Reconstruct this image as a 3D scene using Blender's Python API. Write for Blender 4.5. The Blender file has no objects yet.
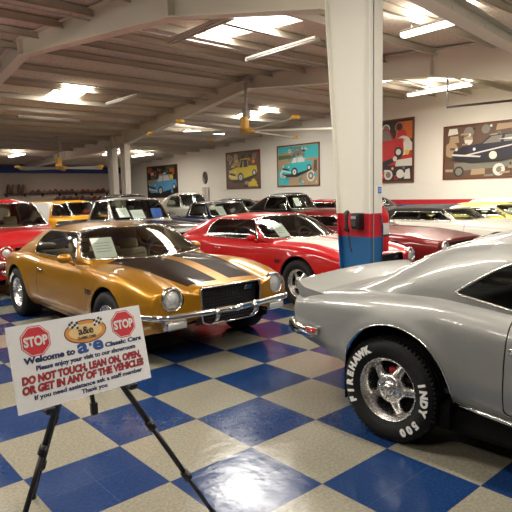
import bpy, bmesh, math, random
from mathutils import Vector, Matrix
R = math.radians; PI = math.pi
random.seed(7)
SC = bpy.context.scene; COL = SC.collection

# ------------------------------------------------------------------ materials
MATS = {}
def nodes(name):
    m = bpy.data.materials.new(name); m.use_nodes = True
    nt = m.node_tree; b = nt.nodes['Principled BSDF']
    return m, nt, b
def mat(name, col, rough=.5, metal=0, coat=0, emit=None, es=0, spec=None, bump=0, bscale=60, flake=0, alpha=None):
    if name in MATS: return MATS[name]
    m, nt, b = nodes(name)
    b.inputs['Base Color'].default_value = (*col, 1); b.inputs['Roughness'].default_value = rough
    b.inputs['Metallic'].default_value = metal; b.inputs['Coat Weight'].default_value = coat
    b.inputs['Coat Roughness'].default_value = .04
    if spec is not None: b.inputs['Specular IOR Level'].default_value = spec
    if emit: b.inputs['Emission Color'].default_value = (*emit, 1); b.inputs['Emission Strength'].default_value = es
    tc = nt.nodes.new('ShaderNodeTexCoord'); no = nt.nodes.new('ShaderNodeTexNoise')
    nt.links.new(tc.outputs['Object'], no.inputs['Vector'])
    no.inputs['Scale'].default_value = 900 if flake else bscale
    if flake:
        mr = nt.nodes.new('ShaderNodeMapRange'); mr.inputs[3].default_value = 1-flake; mr.inputs[4].default_value = 1+flake
        mx = nt.nodes.new('ShaderNodeVectorMath'); mx.operation = 'SCALE'
        mx.inputs[0].default_value = col
        nt.links.new(no.outputs['Fac'], mr.inputs[0]); nt.links.new(mr.outputs[0], mx.inputs['Scale'])
        nt.links.new(mx.outputs[0], b.inputs['Base Color'])
    elif bump:
        bp = nt.nodes.new('ShaderNodeBump'); bp.inputs['Strength'].default_value = bump; bp.inputs['Distance'].default_value = .01
        nt.links.new(no.outputs['Fac'], bp.inputs['Height']); nt.links.new(bp.outputs[0], b.inputs['Normal'])
    else:
        mr = nt.nodes.new('ShaderNodeMapRange'); mr.inputs[3].default_value = max(0, rough*.9); mr.inputs[4].default_value = min(1, rough*1.1)
        nt.links.new(no.outputs['Fac'], mr.inputs[0]); nt.links.new(mr.outputs[0], b.inputs['Roughness'])
    MATS[name] = m; return m
def paint(name, col, metallic=.0, rough=.35): return mat('paint_'+name, col, rough, metallic, .7 if metallic > .3 else .7, spec=.25 if metallic > .3 else .12, flake=.12 if metallic > .3 else .02)
CHROME = mat('chrome', (.78,.78,.77), .08, 1)
ALU = mat('polished_aluminium', (.80,.79,.77), .27, 1)
BLACK = mat('black_plastic', (.015,.015,.016), .45)
FLAT = mat('flat_black', (.006,.006,.006), .9, spec=.1)
RUBBER = mat('tire_rubber', (.012,.012,.013), .7, spec=.25, bump=.15, bscale=90)
WHITEP = mat('white_print', (.82,.82,.80), .6)
PAPER = mat('paper', (.80,.84,.80), .7)
INT_T = mat('tan_upholstery', (.30,.23,.14), .7)
INT_B = mat('dark_upholstery', (.03,.028,.026), .6)
AMBER = mat('amber_lens', (.8,.30,.03), .25)
REDL = mat('red_lens', (.5,.02,.02), .2)
STRIPEW = mat('white_stripe_paint', (.72,.71,.66), .35, coat=1)
STRIPEB = mat('black_stripe_paint', (.016,.009,.006), .45, coat=.28, spec=.05)
STEEL = mat('galvanised_grey', (.45,.43,.39), .5)
LENS = mat('headlight_glass', (.72,.74,.72), .10, .55, bump=.5, bscale=160)
def glass(name, tint, t):
    m, nt, b = nodes(name); nt.nodes.remove(b); out = nt.nodes['Material Output']
    tr = nt.nodes.new('ShaderNodeBsdfTransparent'); tr.inputs[0].default_value = (*[c*t for c in tint], 1)
    gl = nt.nodes.new('ShaderNodeBsdfGlossy'); gl.inputs['Roughness'].default_value = .02; gl.inputs[0].default_value = (.9,.9,.9,1)
    fr = nt.nodes.new('ShaderNodeFresnel'); fr.inputs[0].default_value = 1.5
    mx = nt.nodes.new('ShaderNodeMixShader')
    nt.links.new(fr.outputs[0], mx.inputs[0]); nt.links.new(tr.outputs[0], mx.inputs[1]); nt.links.new(gl.outputs[0], mx.inputs[2])
    nt.links.new(mx.outputs[0], out.inputs['Surface']); return m
GLASS = glass('auto_glass', (.92,.97,.92), .88)
GLASSD = glass('tinted_glass', (.8,.85,.85), .30)

# ------------------------------------------------------------------ mesh helpers
def obj(name, bm, m=None, parent=None, smooth=True, sharp=35, kind=None):
    me = bpy.data.meshes.new(name)
    if smooth:
        for f in bm.faces: f.smooth = True
        for e in bm.edges:
            if len(e.link_faces) == 2 and e.calc_face_angle(0) > R(sharp): e.smooth = False
    bm.to_mesh(me); bm.free()
    for x in (m if isinstance(m, (list, tuple)) else [m]): me.materials.append(x)
    o = bpy.data.objects.new(name, me); COL.objects.link(o)
    if parent: o.parent = parent
    if kind: o['kind'] = kind
    return o
def tag(o, label, cat, group=None):
    o['label'] = label; o['category'] = cat
    if group: o['group'] = group
    return o
def thing(name, label, cat, loc=(0,0,0), rz=0, group=None):
    o = bpy.data.objects.new(name, None); o.empty_display_size = .1; COL.objects.link(o)
    o.location = loc; o.rotation_euler = (0,0,rz); return tag(o, label, cat, group)
def box(bm, a, b, bev=0, M=None, mi=0):
    c = [(a[i]+b[i])/2 for i in range(3)]; s = [abs(b[i]-a[i]) for i in range(3)]
    t = bmesh.new(); bmesh.ops.create_cube(t, size=1, matrix=Matrix.Translation(c) @ Matrix.Diagonal((*s,1)))
    if bev: bmesh.ops.bevel(t, geom=t.edges[:], offset=min(bev, min(s)*.45), segments=3, affect='EDGES', profile=.5)
    merge(bm, t, M, mi)
def merge(bm, t, M=None, mi=None):
    if M is not None: bmesh.ops.transform(t, matrix=M, verts=t.verts)
    vs = {v: bm.verts.new(v.co) for v in t.verts}
    for f in t.faces:
        try: g = bm.faces.new([vs[v] for v in f.verts])
        except ValueError: continue
        g.material_index = f.material_index if mi is None else mi; g.smooth = f.smooth
    t.free()
def tube(bm, pts, r, closed=False, n=8, mi=0, flat=1.0):
    pts = [Vector(p) for p in pts]; N = len(pts); rings = []; up = Vector((0,0,1))
    if N < 2: return
    prev = None
    for i, p in enumerate(pts):
        if closed: d = pts[(i+1) % N]-pts[i-1]
        else: d = pts[min(i+1, N-1)]-pts[max(i-1, 0)]
        if d.length < 1e-9: d = Vector((1,0,0))
        d.normalize()
        if prev is None:
            a = d.cross(up)
            if a.length < .1: a = d.cross(Vector((0,1,0)))
        else: a = prev-d*prev.dot(d)
        if a.length < 1e-6: a = d.orthogonal()
        a.normalize(); prev = a; b = d.cross(a)
        rr = r[i] if isinstance(r, (list, tuple)) else r
        rings.append([bm.verts.new(p+a*math.cos(2*PI*k/n)*rr+b*math.sin(2*PI*k/n)*rr*flat) for k in range(n)])
    for i in range(N if closed else N-1):
        A, B = rings[i], rings[(i+1) % N]
        for k in range(n):
            f = bm.faces.new((A[k], A[(k+1) % n], B[(k+1) % n], B[k])); f.material_index = mi
    if not closed:
        for q in (rings[0][::-1], rings[-1]):
            f = bm.faces.new(q); f.material_index = mi
def lathe(bm, prof, n=48, axis='Y', M=None, mi=0, c0=False, c1=False):
    t = bmesh.new(); rings = []
    for r, a in prof:
        ring = []
        for k in range(n):
            th = 2*PI*k/n; x, z = r*math.cos(th), r*math.sin(th)
            ring.append(t.verts.new({'Y': (x,a,z), 'Z': (x,z,a), 'X': (a,x,z)}[axis]))
        rings.append(ring)
    for A, B in zip(rings, rings[1:]):
        for k in range(n): t.faces.new((A[k], A[(k+1) % n], B[(k+1) % n], B[k]))
    if c0: t.faces.new(rings[0][::-1])
    if c1: t.faces.new(rings[-1])
    bmesh.ops.recalc_face_normals(t, faces=t.faces)
    merge(bm, t, M, mi)
def prism(bm, poly, a0, a1, axis=1, mi=0, M=None):
    """poly in the two other axes, extruded along axis"""
    t = bmesh.new()
    def P(p, a):
        q = list(p); q.insert(axis, a); return q
    A = [t.verts.new(P(p, a0)) for p in poly]; B = [t.verts.new(P(p, a1)) for p in poly]; n = len(poly)
    t.faces.new(A); t.faces.new(B[::-1])
    for k in range(n): t.faces.new((A[k], B[k], B[(k+1) % n], A[(k+1) % n]))
    bmesh.ops.recalc_face_normals(t, faces=t.faces); merge(bm, t, M, mi)
def text_bm(bm, s, size, M, off=0, ext=.0004, shear=0, align='CENTER', mi=0, width=None, sx=1, space=1):
    cu = bpy.data.curves.new('t', 'FONT'); cu.body = s; cu.size = size; cu.align_x = align; cu.offset = off
    cu.extrude = ext; cu.shear = shear; cu.resolution_u = 3; cu.space_character = space
    o = bpy.data.objects.new('t', cu); COL.objects.link(o)
    dg = bpy.context.evaluated_depsgraph_get(); me = bpy.data.meshes.new_from_object(o.evaluated_get(dg))
    t = bmesh.new(); t.from_mesh(me)
    if width:
        xs = [v.co.x for v in t.verts]; w = max(xs)-min(xs); sx = width/w; mid = (max(xs)+min(xs))/2
        for v in t.verts: v.co.x = (v.co.x-mid)*sx
    elif sx != 1:
        for v in t.verts: v.co.x *= sx
    for f in t.faces: f.smooth = False
    merge(bm, t, M, mi)
    bpy.data.objects.remove(o); bpy.data.curves.remove(cu); bpy.data.meshes.remove(me)
def pchip(tab):
    xs = [t[0] for t in tab]; ys = [t[1] for t in tab]; n = len(xs)
    h = [xs[i+1]-xs[i] for i in range(n-1)]; d = [(ys[i+1]-ys[i])/h[i] for i in range(n-1)]
    m = [0]*n
    for i in range(1, n-1):
        if d[i-1]*d[i] > 0:
            w1 = 2*h[i]+h[i-1]; w2 = h[i]+2*h[i-1]; m[i] = (w1+w2)/(w1/d[i-1]+w2/d[i])
    if n > 1: m[0] = d[0]; m[-1] = d[-1]
    def f(x):
        if x <= xs[0]: return ys[0]
        if x >= xs[-1]: return ys[-1]
        i = 0
        while x > xs[i+1]: i += 1
        t = (x-xs[i])/h[i]
        return ys[i]*(1+2*t)*(1-t)**2+h[i]*m[i]*t*(1-t)**2+ys[i+1]*t*t*(3-2*t)+h[i]*m[i+1]*t*t*(t-1)
    return f
def cut(bm, poly, ax, filt):
    """cookie cutter: slices the faces chosen by filt along a convex polygon, returns those inside"""
    x0 = min(p[0] for p in poly); x1 = max(p[0] for p in poly); y0 = min(p[1] for p in poly); y1 = max(p[1] for p in poly)
    S = []
    for f in bm.faces:
        if not filt(f): continue
        us = [v.co[ax[0]] for v in f.verts]; ws = [v.co[ax[1]] for v in f.verts]
        if max(us) < x0 or min(us) > x1 or max(ws) < y0 or min(ws) > y1: continue
        S.append(f)
    ar = sum(poly[i-1][0]*poly[i][1]-poly[i][0]*poly[i-1][1] for i in range(len(poly)))
    P = poly if ar > 0 else poly[::-1]
    for i in range(len(P)):
        a, b = P[i-1], P[i]; dx, dy = b[0]-a[0], b[1]-a[1]
        L = math.hypot(dx, dy)
        if L < 1e-7: continue
        no = Vector((0,0,0)); no[ax[0]] = dy/L; no[ax[1]] = -dx/L
        co = Vector((0,0,0)); co[ax[0]] = a[0]; co[ax[1]] = a[1]
        geom = set(S)
        for f in S: geom.update(f.verts); geom.update(f.edges)
        r = bmesh.ops.bisect_plane(bm, geom=list(geom), dist=1e-6, plane_co=co, plane_no=no)
        S = [g for g in r['geom'] if isinstance(g, bmesh.types.BMFace) and (g.calc_center_median()-co).dot(no) < 0]
    return S
def take(bm, faces, off=0):
    """move faces out of bm into a new bmesh"""
    bm.normal_update(); t = bmesh.new(); mp = {}
    for f in faces:
        for v in f.verts:
            if v not in mp: mp[v] = t.verts.new(v.co + v.normal*off)
    for f in faces:
        g = t.faces.new([mp[v] for v in f.verts]); g.material_index = f.material_index
    bmesh.ops.delete(bm, geom=faces, context='FACES'); t.normal_update(); return t
def loops(bm):
    ed = {}
    for e in bm.edges:
        if len(e.link_faces) == 1:
            for v in e.verts: ed.setdefault(v, []).append(e)
    out = []; used = set()
    for v0 in list(ed):
        if v0 in used: continue
        L = [v0]; used.add(v0); v = v0
        while True:
            nx = None
            for e in ed[v]:
                w = e.other_vert(v)
                if w not in used: nx = w; break
            if nx is None: break
            L.append(nx); used.add(nx); v = nx
        if len(L) > 5:
            P = [L[0].co.copy()]
            for q in L[1:]:
                if (q.co-P[-1]).length > .004: P.append(q.co.copy())
            out.append(P)
    return out
def rpoly(pts, r=.04, n=4):
    """round the corners of a convex polygon"""
    out = []; N = len(pts)
    for i in range(N):
        p = Vector((*pts[i],0)); a = Vector((*pts[i-1],0))-p; b = Vector((*pts[(i+1) % N],0))-p
        rr = min(r, a.length*.45, b.length*.45); A = p+a.normalized()*rr; B = p+b.normalized()*rr
        for k in range(n+1):
            t = k/n; q = A*(1-t)**2+p*2*t*(1-t)+B*t*t; out.append((q.x, q.y))
    return out
def circ(cx, cy, r, n=28, sq=1): return [(cx+r*math.cos(2*PI*k/n), cy+r*sq*math.sin(2*PI*k/n)) for k in range(n)]
def mirx(poly): return [(-x, y) for x, y in poly]

# ------------------------------------------------------------------ wheels
def wheel(parent, x, side, yo, tr=.335, rr=.2, width=.22, style='five', letters=None, z=None, res=56, caliper=False):
    """yo: lateral position of the outer face; side -1 right / +1 left. Returns rim object (part) with tire below it."""
    zc = tr if z is None else z
    T = Matrix.Translation((x, yo*side, zc)) @ (Matrix.Identity(4) if side < 0 else Matrix.Rotation(PI, 4, 'Z'))
    w = width; b = bmesh.new()
    # rim barrel, outer face at y=0, inward is +y
    lathe(b, [(rr,.012),(rr*1.015,.004),(rr,.0),(rr*.975,.004),(rr*.955,.018),(rr*.90,.026),(rr*.885,.05),(rr*.87,.055),(rr*.86,.075),(rr*.83,.16),(rr*.84,w-.01),(rr,w-.004)], res)
    if style == 'five':
        for k in range(5):
            a = R(67)+2*PI*k/5
            M = Matrix.Rotation(-a, 4, 'Y')
            t = bmesh.new(); st = []
            for q in range(7):
                s = q/6; rad = rr*.24+s*rr*.66; hw = rr*(.235-.075*math.sin(min(1, s*1.1)*PI*.75)); yy = .035+.055*s**1.5
                st.append([t.verts.new(p) for p in ((rad,yy+.05,-hw),(rad,yy+.01,-hw*.95),(rad,yy-.004,-hw*.45),(rad,yy-.008,0),(rad,yy-.004,hw*.45),(rad,yy+.01,hw*.95),(rad,yy+.05,hw))])
            for A, B in zip(st, st[1:]):
                for i in range(6): t.faces.new((A[i], A[i+1], B[i+1], B[i]))
                t.faces.new((A[6], A[0], B[0], B[6]))
            merge(b, t, M)
            am = a+PI/5; M2 = Matrix.Translation((rr*.33*math.cos(am), .03, rr*.33*math.sin(am)))
            lathe(b, [(rr*.085,.03),(rr*.085,-.002),(rr*.06,-.004),(rr*.06,.01)], 14, M=M2)
            lathe(b, [(rr*.045,.02),(rr*.045,-.006),(rr*.02,-.009)], 6, M=M2, c1=True)
        lathe(b, [(rr*.47,.075),(rr*.45,.034),(rr*.36,.026),(rr*.2,.03),(rr*.19,.012),(rr*.14,.0),(rr*.05,-.003)], 30, c1=True)
    elif style == 'cap':
        lathe(b, [(rr*.8,.05),(rr*.62,.03),(rr*.6,.03),(rr*.55,.02),(rr*.3,.012),(rr*.28,.0),(rr*.05,-.01)], 30, c1=True)
    elif style == 'slot':
        lathe(b, [(rr*.86,.07),(rr*.7,.03),(rr*.5,.035),(rr*.35,.03),(rr*.3,.0),(rr*.05,-.006)], 30, c1=True)
    rim = obj('wheel', b, ALU if style == 'five' else CHROME, parent); rim.matrix_local = T
    b = bmesh.new()
    lathe(b, [(rr*.86,w*.35),(.001,w*.35)], 28)
    d = obj('brake_drum', b, FLAT, rim)
    if caliper:
        b = bmesh.new(); box(b, (-.035,.075,.075), (.03,.115,.13), .012); obj('brake_caliper', b, REDL, rim)
    b = bmesh.new(); s = tr-rr
    prof = [(rr*.985,.012),(rr+s*.10,-.004),(rr+s*.18,-.006),(rr+s*.22,-.013),(rr+s*.5,-.018),(rr+s*.72,-.016),(rr+s*.76,-.010),(rr+s*.88,-.002),(tr-.006,.012)]
    nt = 7
    for k in range(nt):
        y0 = .018+(w-.036)*k/nt; y1 = .018+(w-.036)*(k+1)/nt; g = (y1-y0)*.16
        prof += [(tr-.007, y0), (tr, y0+g), (tr, y1-g), (tr-.007, y1)]
    prof += [(tr-.006,w-.012),(rr+s*.8,w+.004),(rr+s*.4,w+.016),(rr,w-.01)]
    lathe(b, prof, res)
    # tread sipes on the shoulder
    if res > 50:
        for k in range(72):
            M = Matrix.Rotation(2*PI*k/72, 4, 'Y')
            box(b, (tr-.012,.004,-.0095), (tr-.0005,.024,.0055), 0, M)
    obj('tire', b, RUBBER, rim)
    if letters:
        rad = rr+s*.36
        for word, a0, da, size in [(w_, a0_-i_*len(p_)*da_ if i_ else a0_, da_, s_) for p_, a0_, da_, s_ in letters for i_, w_ in enumerate([p_])]:
            b = bmesh.new()
            for i, ch in enumerate(word):
                if ch == ' ': continue
                a = a0-i*da
                M = Matrix.Rotation(-(a-PI/2), 4, 'Y') @ Matrix.Translation((0,-.0185,rad)) @ Matrix.Rotation(PI/2, 4, 'X')
                text_bm(b, ch, size, M, off=.0042, ext=.002, sx=1.05)
            obj('tire_lettering', b, WHITEP, rim, smooth=False)
    return rim

# ------------------------------------------------------------------ car shell
def seat(parent, x, y, z, m, back=.62, w=.5, d=.5):
    b = bmesh.new(); box(b, (x-d/2,y-w/2,z), (x+d/2,y+w/2,z+.16), .06)
    M = Matrix.Translation((x-d/2+.03,y,z+.08)) @ Matrix.Rotation(R(-14), 4, 'Y')
    box(b, (-.09,-w/2,0), (.05,w/2,back*.78), .06, M); box(b, (-.06,-w*.27,back*.76), (.03,w*.27,back), .04, M)
    return obj('seat', b, m, parent)
def build_car(name, S, label, cat, loc, rz, group=None):
    root = thing(name, label, cat, loc, rz, group)
    W = pchip(S['W']); zsh = pchip(S['zsh']); zc = pchip(S['zc']); zs = pchip(S['zs']); yb = pchip(S['yb']); yt = pchip(S['yt'])
    fr = pchip(S['front']); re = pchip(S['rear']); kf, kr = S.get('kf', .3), S.get('kr', .1)
    side = pchip(S.get('side', [(0,.90),(.12,.955),(.3,.99),(.5,1.0),(.7,.99),(.88,.965),(.96,.935),(1,.90)]))
    ys = S.get('ysh', .90); edge = S.get('edge', .05); dx = S.get('dx', .04)
    x0, x1 = S['x0'], S['x1']; nS = S.get('ns', 18); nH = S.get('nh', 4); nG = 8; nR = 9
    arches = S['arches']; flare = S.get('flare', .012); roofy = S.get('rail', .9)
    tum = S.get('tum', .03)
    def rise(x, y, t):
        q = min(1.4, (abs(y)/max(t, .1))**2); return min(fr(x+kf*q), re(x-kr*q))
    def section(x):
        w = W(x); sh = zsh(x); c = max(zc(x), sh+.002); b0 = zs(x); ye = w*ys
        yB = min(yb(x), ye*.985); yT = min(yt(x), yB*.97)
        dk = S.get('deck', lambda x, y: 0)
        deck = lambda y: sh+(c-sh)*(1-min(1, abs(y)/ye)**2.2)+dk(x, y)
        pts = []
        for k in range(nS):
            t = k/(nS-1); t = t**.9; z = b0+(sh-b0)*t; y = w*side(t)
            for ax, az, ar in arches:
                dd = math.hypot(x-ax, z-az)-ar
                if -.1 < dd < .2 and z < sh-.05: y += flare*math.exp(-(max(0, dd)/.055)**2)
            if S.get('crease'):
                cz, ch = S['crease']; y += ch*math.exp(-((z-cz(x))/.02)**2)
            pts.append((y, z))
        for k in range(1, nH+1):
            y = ye+(yB-ye)*k/nH; pts.append((y, deck(y)))
        rT = rise(x, yT, yT)*roofy; rc = rise(x, 0, yT)
        for k in range(1, nG+1):
            u = k/nG; y = yB+(yT-yB)*u; bul = tum*math.sin(PI*u)*min(1, rT/.2)
            pts.append((y+bul, deck(y)+rT*u))
        zT = rT
        for k in range(1, nR+1):
            v = k/nR; y = yT*math.cos(v*PI/2) if k < nR else 0
            r_ = rise(x, y, yT); f = roofy+(1-roofy)*(1-(y/yT)**2)
            pts.append((y, deck(y)+r_*f))
        return pts
    xs = []; n = max(8, int((x1-x0)/dx))
    for i in range(n+1): xs.append(x0+(x1-x0)*i/n)
    for e in (x0, x1):
        for d in (.015, .04): xs.append(e+(d if e == x0 else -d))
    xs = sorted(xs)
    bm = bmesh.new(); grid = []
    nb = S.get('nose', lambda x, y, z: 0)
    def full(pts): return [(-y, z) for y, z in pts]+[(y, z) for y, z in pts[-2::-1]]
    rings = [(x, full(section(x))) for x in xs]
    ncz = S.get('ncz', .45)
    def cap(x, pts, sgn, depth):
        out = []
        for s, d in S.get('cap', [(.985,.35),(.95,.62),(.88,.80),(.75,.9),(.55,.96),(.3,.99)]):
            out.append((x+sgn*depth*d, [(y*s, ncz+(z-ncz)*s) for y, z in pts]))
        return out
    rings = cap(*rings[0], -1, S.get('dtail', .05))[::-1]+rings+cap(*rings[-1], 1, S.get('dnose', .06))
    for x, pts in rings:
        grid.append([bm.verts.new((x+nb(x, y, z), y, z)) for y, z in pts])
    for A, B in zip(grid, grid[1:]):
        for k in range(len(A)-1):
            try: bm.faces.new((A[k], B[k], B[k+1], A[k+1]))
            except ValueError: pass
    for G, fl in ((grid[0], 0), (grid[-1], 1)):
        c = bm.verts.new((sum(v.co.x for v in G)/len(G), 0, ncz))
        for k in range(len(G)-1): bm.faces.new((c, G[k], G[k+1]) if fl == 0 else (c, G[k+1], G[k]))
    bmesh.ops.recalc_face_normals(bm, faces=bm.faces); bm.normal_update()
    if sum(f.normal.z for f in bm.faces if f.calc_center_median().z > 1.1) < 0: bmesh.ops.reverse_faces(bm, faces=bm.faces); bm.normal_update()
    xm = S['xmid']; trim = []
    P = S['paint']
    # wheel arches
    for sd in (-1, 1):
        for ax, az, ar in arches:
            poly = [(ax+ar*math.cos(PI*k/20), az+ar*math.sin(PI*k/20)) for k in range(21)]+[(ax-ar*1.01,-.2),(ax+ar*1.01,-.2)]
            fs = cut(bm, poly, (0,2), lambda f: f.calc_center_median().y*sd > .35 and abs(f.normal.y) > .2 and f.calc_center_median().z < .85)
            bmesh.ops.delete(bm, geom=fs, context='FACES')
            yw = W(ax)
            b = bmesh.new(); ins = []
            arc = [(ax+ar*.998*math.cos(PI*k/20), az+ar*.998*math.sin(PI*k/20)) for k in range(21)]
            arc = [(ax+ar*.99, .2)]+arc+[(ax-ar*.99, .2)]
            y_o = yw*.965*sd; y_i = (yw-.36)*sd
            V = [[b.verts.new((px, y, pz)) for px, pz in arc] for y in (y_o, y_i)]
            for k in range(len(arc)-1): b.faces.new((V[0][k], V[0][k+1], V[1][k+1], V[1][k]))
            b.faces.new(V[1]); obj('wheel_well', b, FLAT, root, smooth=False)
            if S.get('lip'):
                b = bmesh.new()
                pp = []
                for k in range(25):
                    t = PI*(k/24)*1.06-.09; px, pz = ax+ar*math.cos(t), az+ar*math.sin(t)
                    sec = section(px); yy = None
                    for (ya, za), (yb_, zb_) in zip(sec, sec[1:nS]):
                        if za <= pz <= zb_: yy = ya+(yb_-ya)*(pz-za)/max(1e-6, zb_-za); break
                    if yy: pp.append((px, (yy+.002)*sd, pz))
                tube(b, pp, .005, n=8); obj('wheel_arch_trim', b, S['lip'], root)
    # side windows
    win = []
    for sd in (-1, 1):
        for poly in S['sidewin']:
            fs = cut(bm, rpoly(poly, S.get('wr', .035)), (0,2), lambda f: f.calc_center_median().y*sd > .3 and f.normal.y*sd > .25)
            win.append(('side_window', take(bm, fs), S.get('sglass', GLASS)))
        for poly in S.get('quarter', []):
            fs = cut(bm, rpoly(poly, .03), (0,2), lambda f: f.calc_center_median().y*sd > .3 and f.normal.y*sd > .25)
            win.append(('quarter_window', take(bm, fs), S.get('sglass', GLASS)))
    if S.get('wind'):
        fs = cut(bm, rpoly(S['wind'], .05), (1,2), lambda f: f.calc_center_median().x > xm and f.normal.x > .12)
        win.append(('windshield', take(bm, fs), GLASS))
    if S.get('back'):
        fs = cut(bm, rpoly(S['back'], .05), (1,2), lambda f: f.calc_center_median().x < xm and f.normal.x < -.08)
        win.append(('rear_window', take(bm, fs), GLASS))
    for nm, t, g in win:
        if not t.faces: t.free(); continue
        L = loops(t); o = obj(nm, t, g, root)
        if S.get('wtrim', True):
            b = bmesh.new()
            for q in L: tube(b, q, S.get('tr', .009)*(1.6 if nm == 'windshield' else 1), True, 6)
            obj('window_trim', b, S.get('trimmat', CHROME), o)
    # painted bands
    for poly, ax, filt, mi in S.get('bands', []):
        for f in cut(bm, poly, ax, filt): f.material_index = mi
    mats = [P]+S.get('extra', [])
    # openings at the nose
    for poly in S.get('open', []):
        fs = cut(bm, poly, (1,2), lambda f: f.calc_center_median().x > x1-.35 and f.normal.x > .15)
        bmesh.ops.delete(bm, geom=fs, context='FACES')
    # doors and lids
    def panel(nm, poly, axs, filt, gap=.007):
        cx = sum(p[0] for p in poly)/len(poly); cy = sum(p[1] for p in poly)/len(poly)
        outer = rpoly(poly, .04)
        fs = cut(bm, outer, axs, filt)
        if not fs: return None
        t = take(bm, fs)
        inner = []
        hx_ = max(abs(p[0]-cx) for p in outer); hy_ = max(abs(p[1]-cy) for p in outer)
        for x, y in outer: inner.append((cx+(x-cx)*(1-gap/hx_), cy+(y-cy)*(1-gap/hy_)))
        keep = set(cut(t, inner, axs, lambda f: True))
        bmesh.ops.delete(t, geom=[f for f in t.faces if f not in keep], context='FACES')
        return obj(nm, t, mats, root)
    parts = {}
    for nm, poly in S.get('doors', []):
        for sd in (-1, 1):
            d = panel(nm, poly, (0,2), lambda f: f.calc_center_median().y*sd > .4 and f.normal.y*sd > .25)
            if d and S.get('handle'):
                hx, hz, hy = S['handle']; b = bmesh.new()
                tube(b, [(hx-.07,sd*(hy-.012),hz),(hx-.06,sd*(hy+.012),hz),(hx+.05,sd*(hy+.014),hz),(hx+.07,sd*(hy-.012),hz)], .009)
                box(b, (hx-.085,sd*(hy-.004),hz-.018), (hx-.03,sd*(hy+.01),hz+.018), .006)
                obj('door_handle', b, CHROME, d)
            parts[('door', sd)] = d
    for nm, poly in S.get('lids', []):
        parts[nm] = panel(nm, poly, (0,1), lambda f: f.normal.z > .35)
    obj('body', bm, mats, root, sharp=40)
    # underside and firewall
    b = bmesh.new(); zlow = min(zs(x0+.5), zs(x1-.6))
    box(b, (x0+.25,-.48,zlow+.05), (x1-.3,.48,zlow+.1)); box(b, (.45,-.78,zlow+.02), (arches[1][0]-.45,.78,zlow+.08))
    obj('underbody', b, FLAT, root, smooth=False)
    return root, parts, section
def interior(root, xw, z0=.3, m=INT_B, xr=.9, w=.5, col=None, zdash=.85, hb=.6, rear=True, halfw=.74):
    b = bmesh.new()
    box(b, (xr-.9,-halfw,z0), (xw+.1,halfw,z0+.03)); box(b, (xr-.5,-halfw,z0), (xw+.1,-halfw+.03,zdash-.06)); box(b, (xr-.5,halfw-.03,z0), (xw+.1,halfw,zdash-.06))
    if rear: box(b, (xr-1.3,-halfw*.9,zdash-.05), (xr-.55,halfw*.9,zdash-.03), .01)
    obj('cabin_lining', b, m, root, smooth=False)
    b = bmesh.new(); box(b, (xw-.15,-halfw,z0+.25), (xw+.22,halfw,zdash), .05); d = obj('dashboard', b, m, root)
    for s in (-1, 1): seat(root, xr+.25, s*.36, z0+.05, m, hb, w)
    if rear:
        b = bmesh.new(); box(b, (xr-.55,-halfw*.85,z0+.05), (xr-.1,halfw*.85,z0+.22), .05); box(b, (xr-.66,-halfw*.85,z0+.15), (xr-.5,halfw*.85,z0+.55), .05)
        obj('rear_bench', b, m, root)
    b = bmesh.new(); M = Matrix.Translation((xw-.28,.36,zdash-.02)) @ Matrix.Rotation(R(62), 4, 'Y')
    pts = [M @ Vector((.185*math.cos(2*PI*k/24), .185*math.sin(2*PI*k/24), 0)) for k in range(24)]
    tube(b, pts, .012, True); 
    for a in (0, 2.1, 4.2): tube(b, [M @ Vector((0,0,-.02)), M @ Vector((.18*math.cos(a),.18*math.sin(a),0))], .01)
    tube(b, [M @ Vector((0,0,-.3)), M @ Vector((0,0,-.01))], .03)
    obj('steering_wheel', b, BLACK, root)
def mirror(root, x, y, z, m, s=-1, rear=True):
    b = bmesh.new(); t = bmesh.new(); bmesh.ops.create_uvsphere(t, u_segments=20, v_segments=12, radius=1)
    for v in t.verts:
        v.co = Vector((v.co.x*.06 if v.co.x > 0 else v.co.x*.025, v.co.y*.085, v.co.z*.055))
    for f in t.faces: f.smooth = True
    merge(b, t, Matrix.Translation((x, y+.09*s, z+.03))); tube(b, [(x+.02,y-.02*s,z-.05),(x+.01,y+.05*s,z)], .02)
    o = obj('side_mirror', b, m, root)
    b = bmesh.new(); lathe(b, [(.07,0),(.001,0)], 20, 'X', Matrix.Translation((x-.024,y+.09*s,z+.03)) @ Matrix.Diagonal((1,1,.6,1))); obj('mirror_glass', b, CHROME, o)
def headlight(root, x, y, z, r=.09, bez=CHROME, depth=.05):
    b = bmesh.new(); lathe(b, [(r*1.30,-.05),(r*1.32,0),(r*1.24,.012),(r*1.12,.006),(r*1.03,-depth*.7)], 32, 'X', Matrix.Translation((x,y,z)))
    o = obj('headlight', b, bez, root)
    b = bmesh.new(); lathe(b, [(r*1.04,-depth*.7),(r*.97,-depth*.35),(r*.75,-.005),(r*.4,.012),(.001,.016)], 32, 'X', Matrix.Translation((x,y,z))); obj('headlight_lens', b, LENS, o)
    return o
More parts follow.
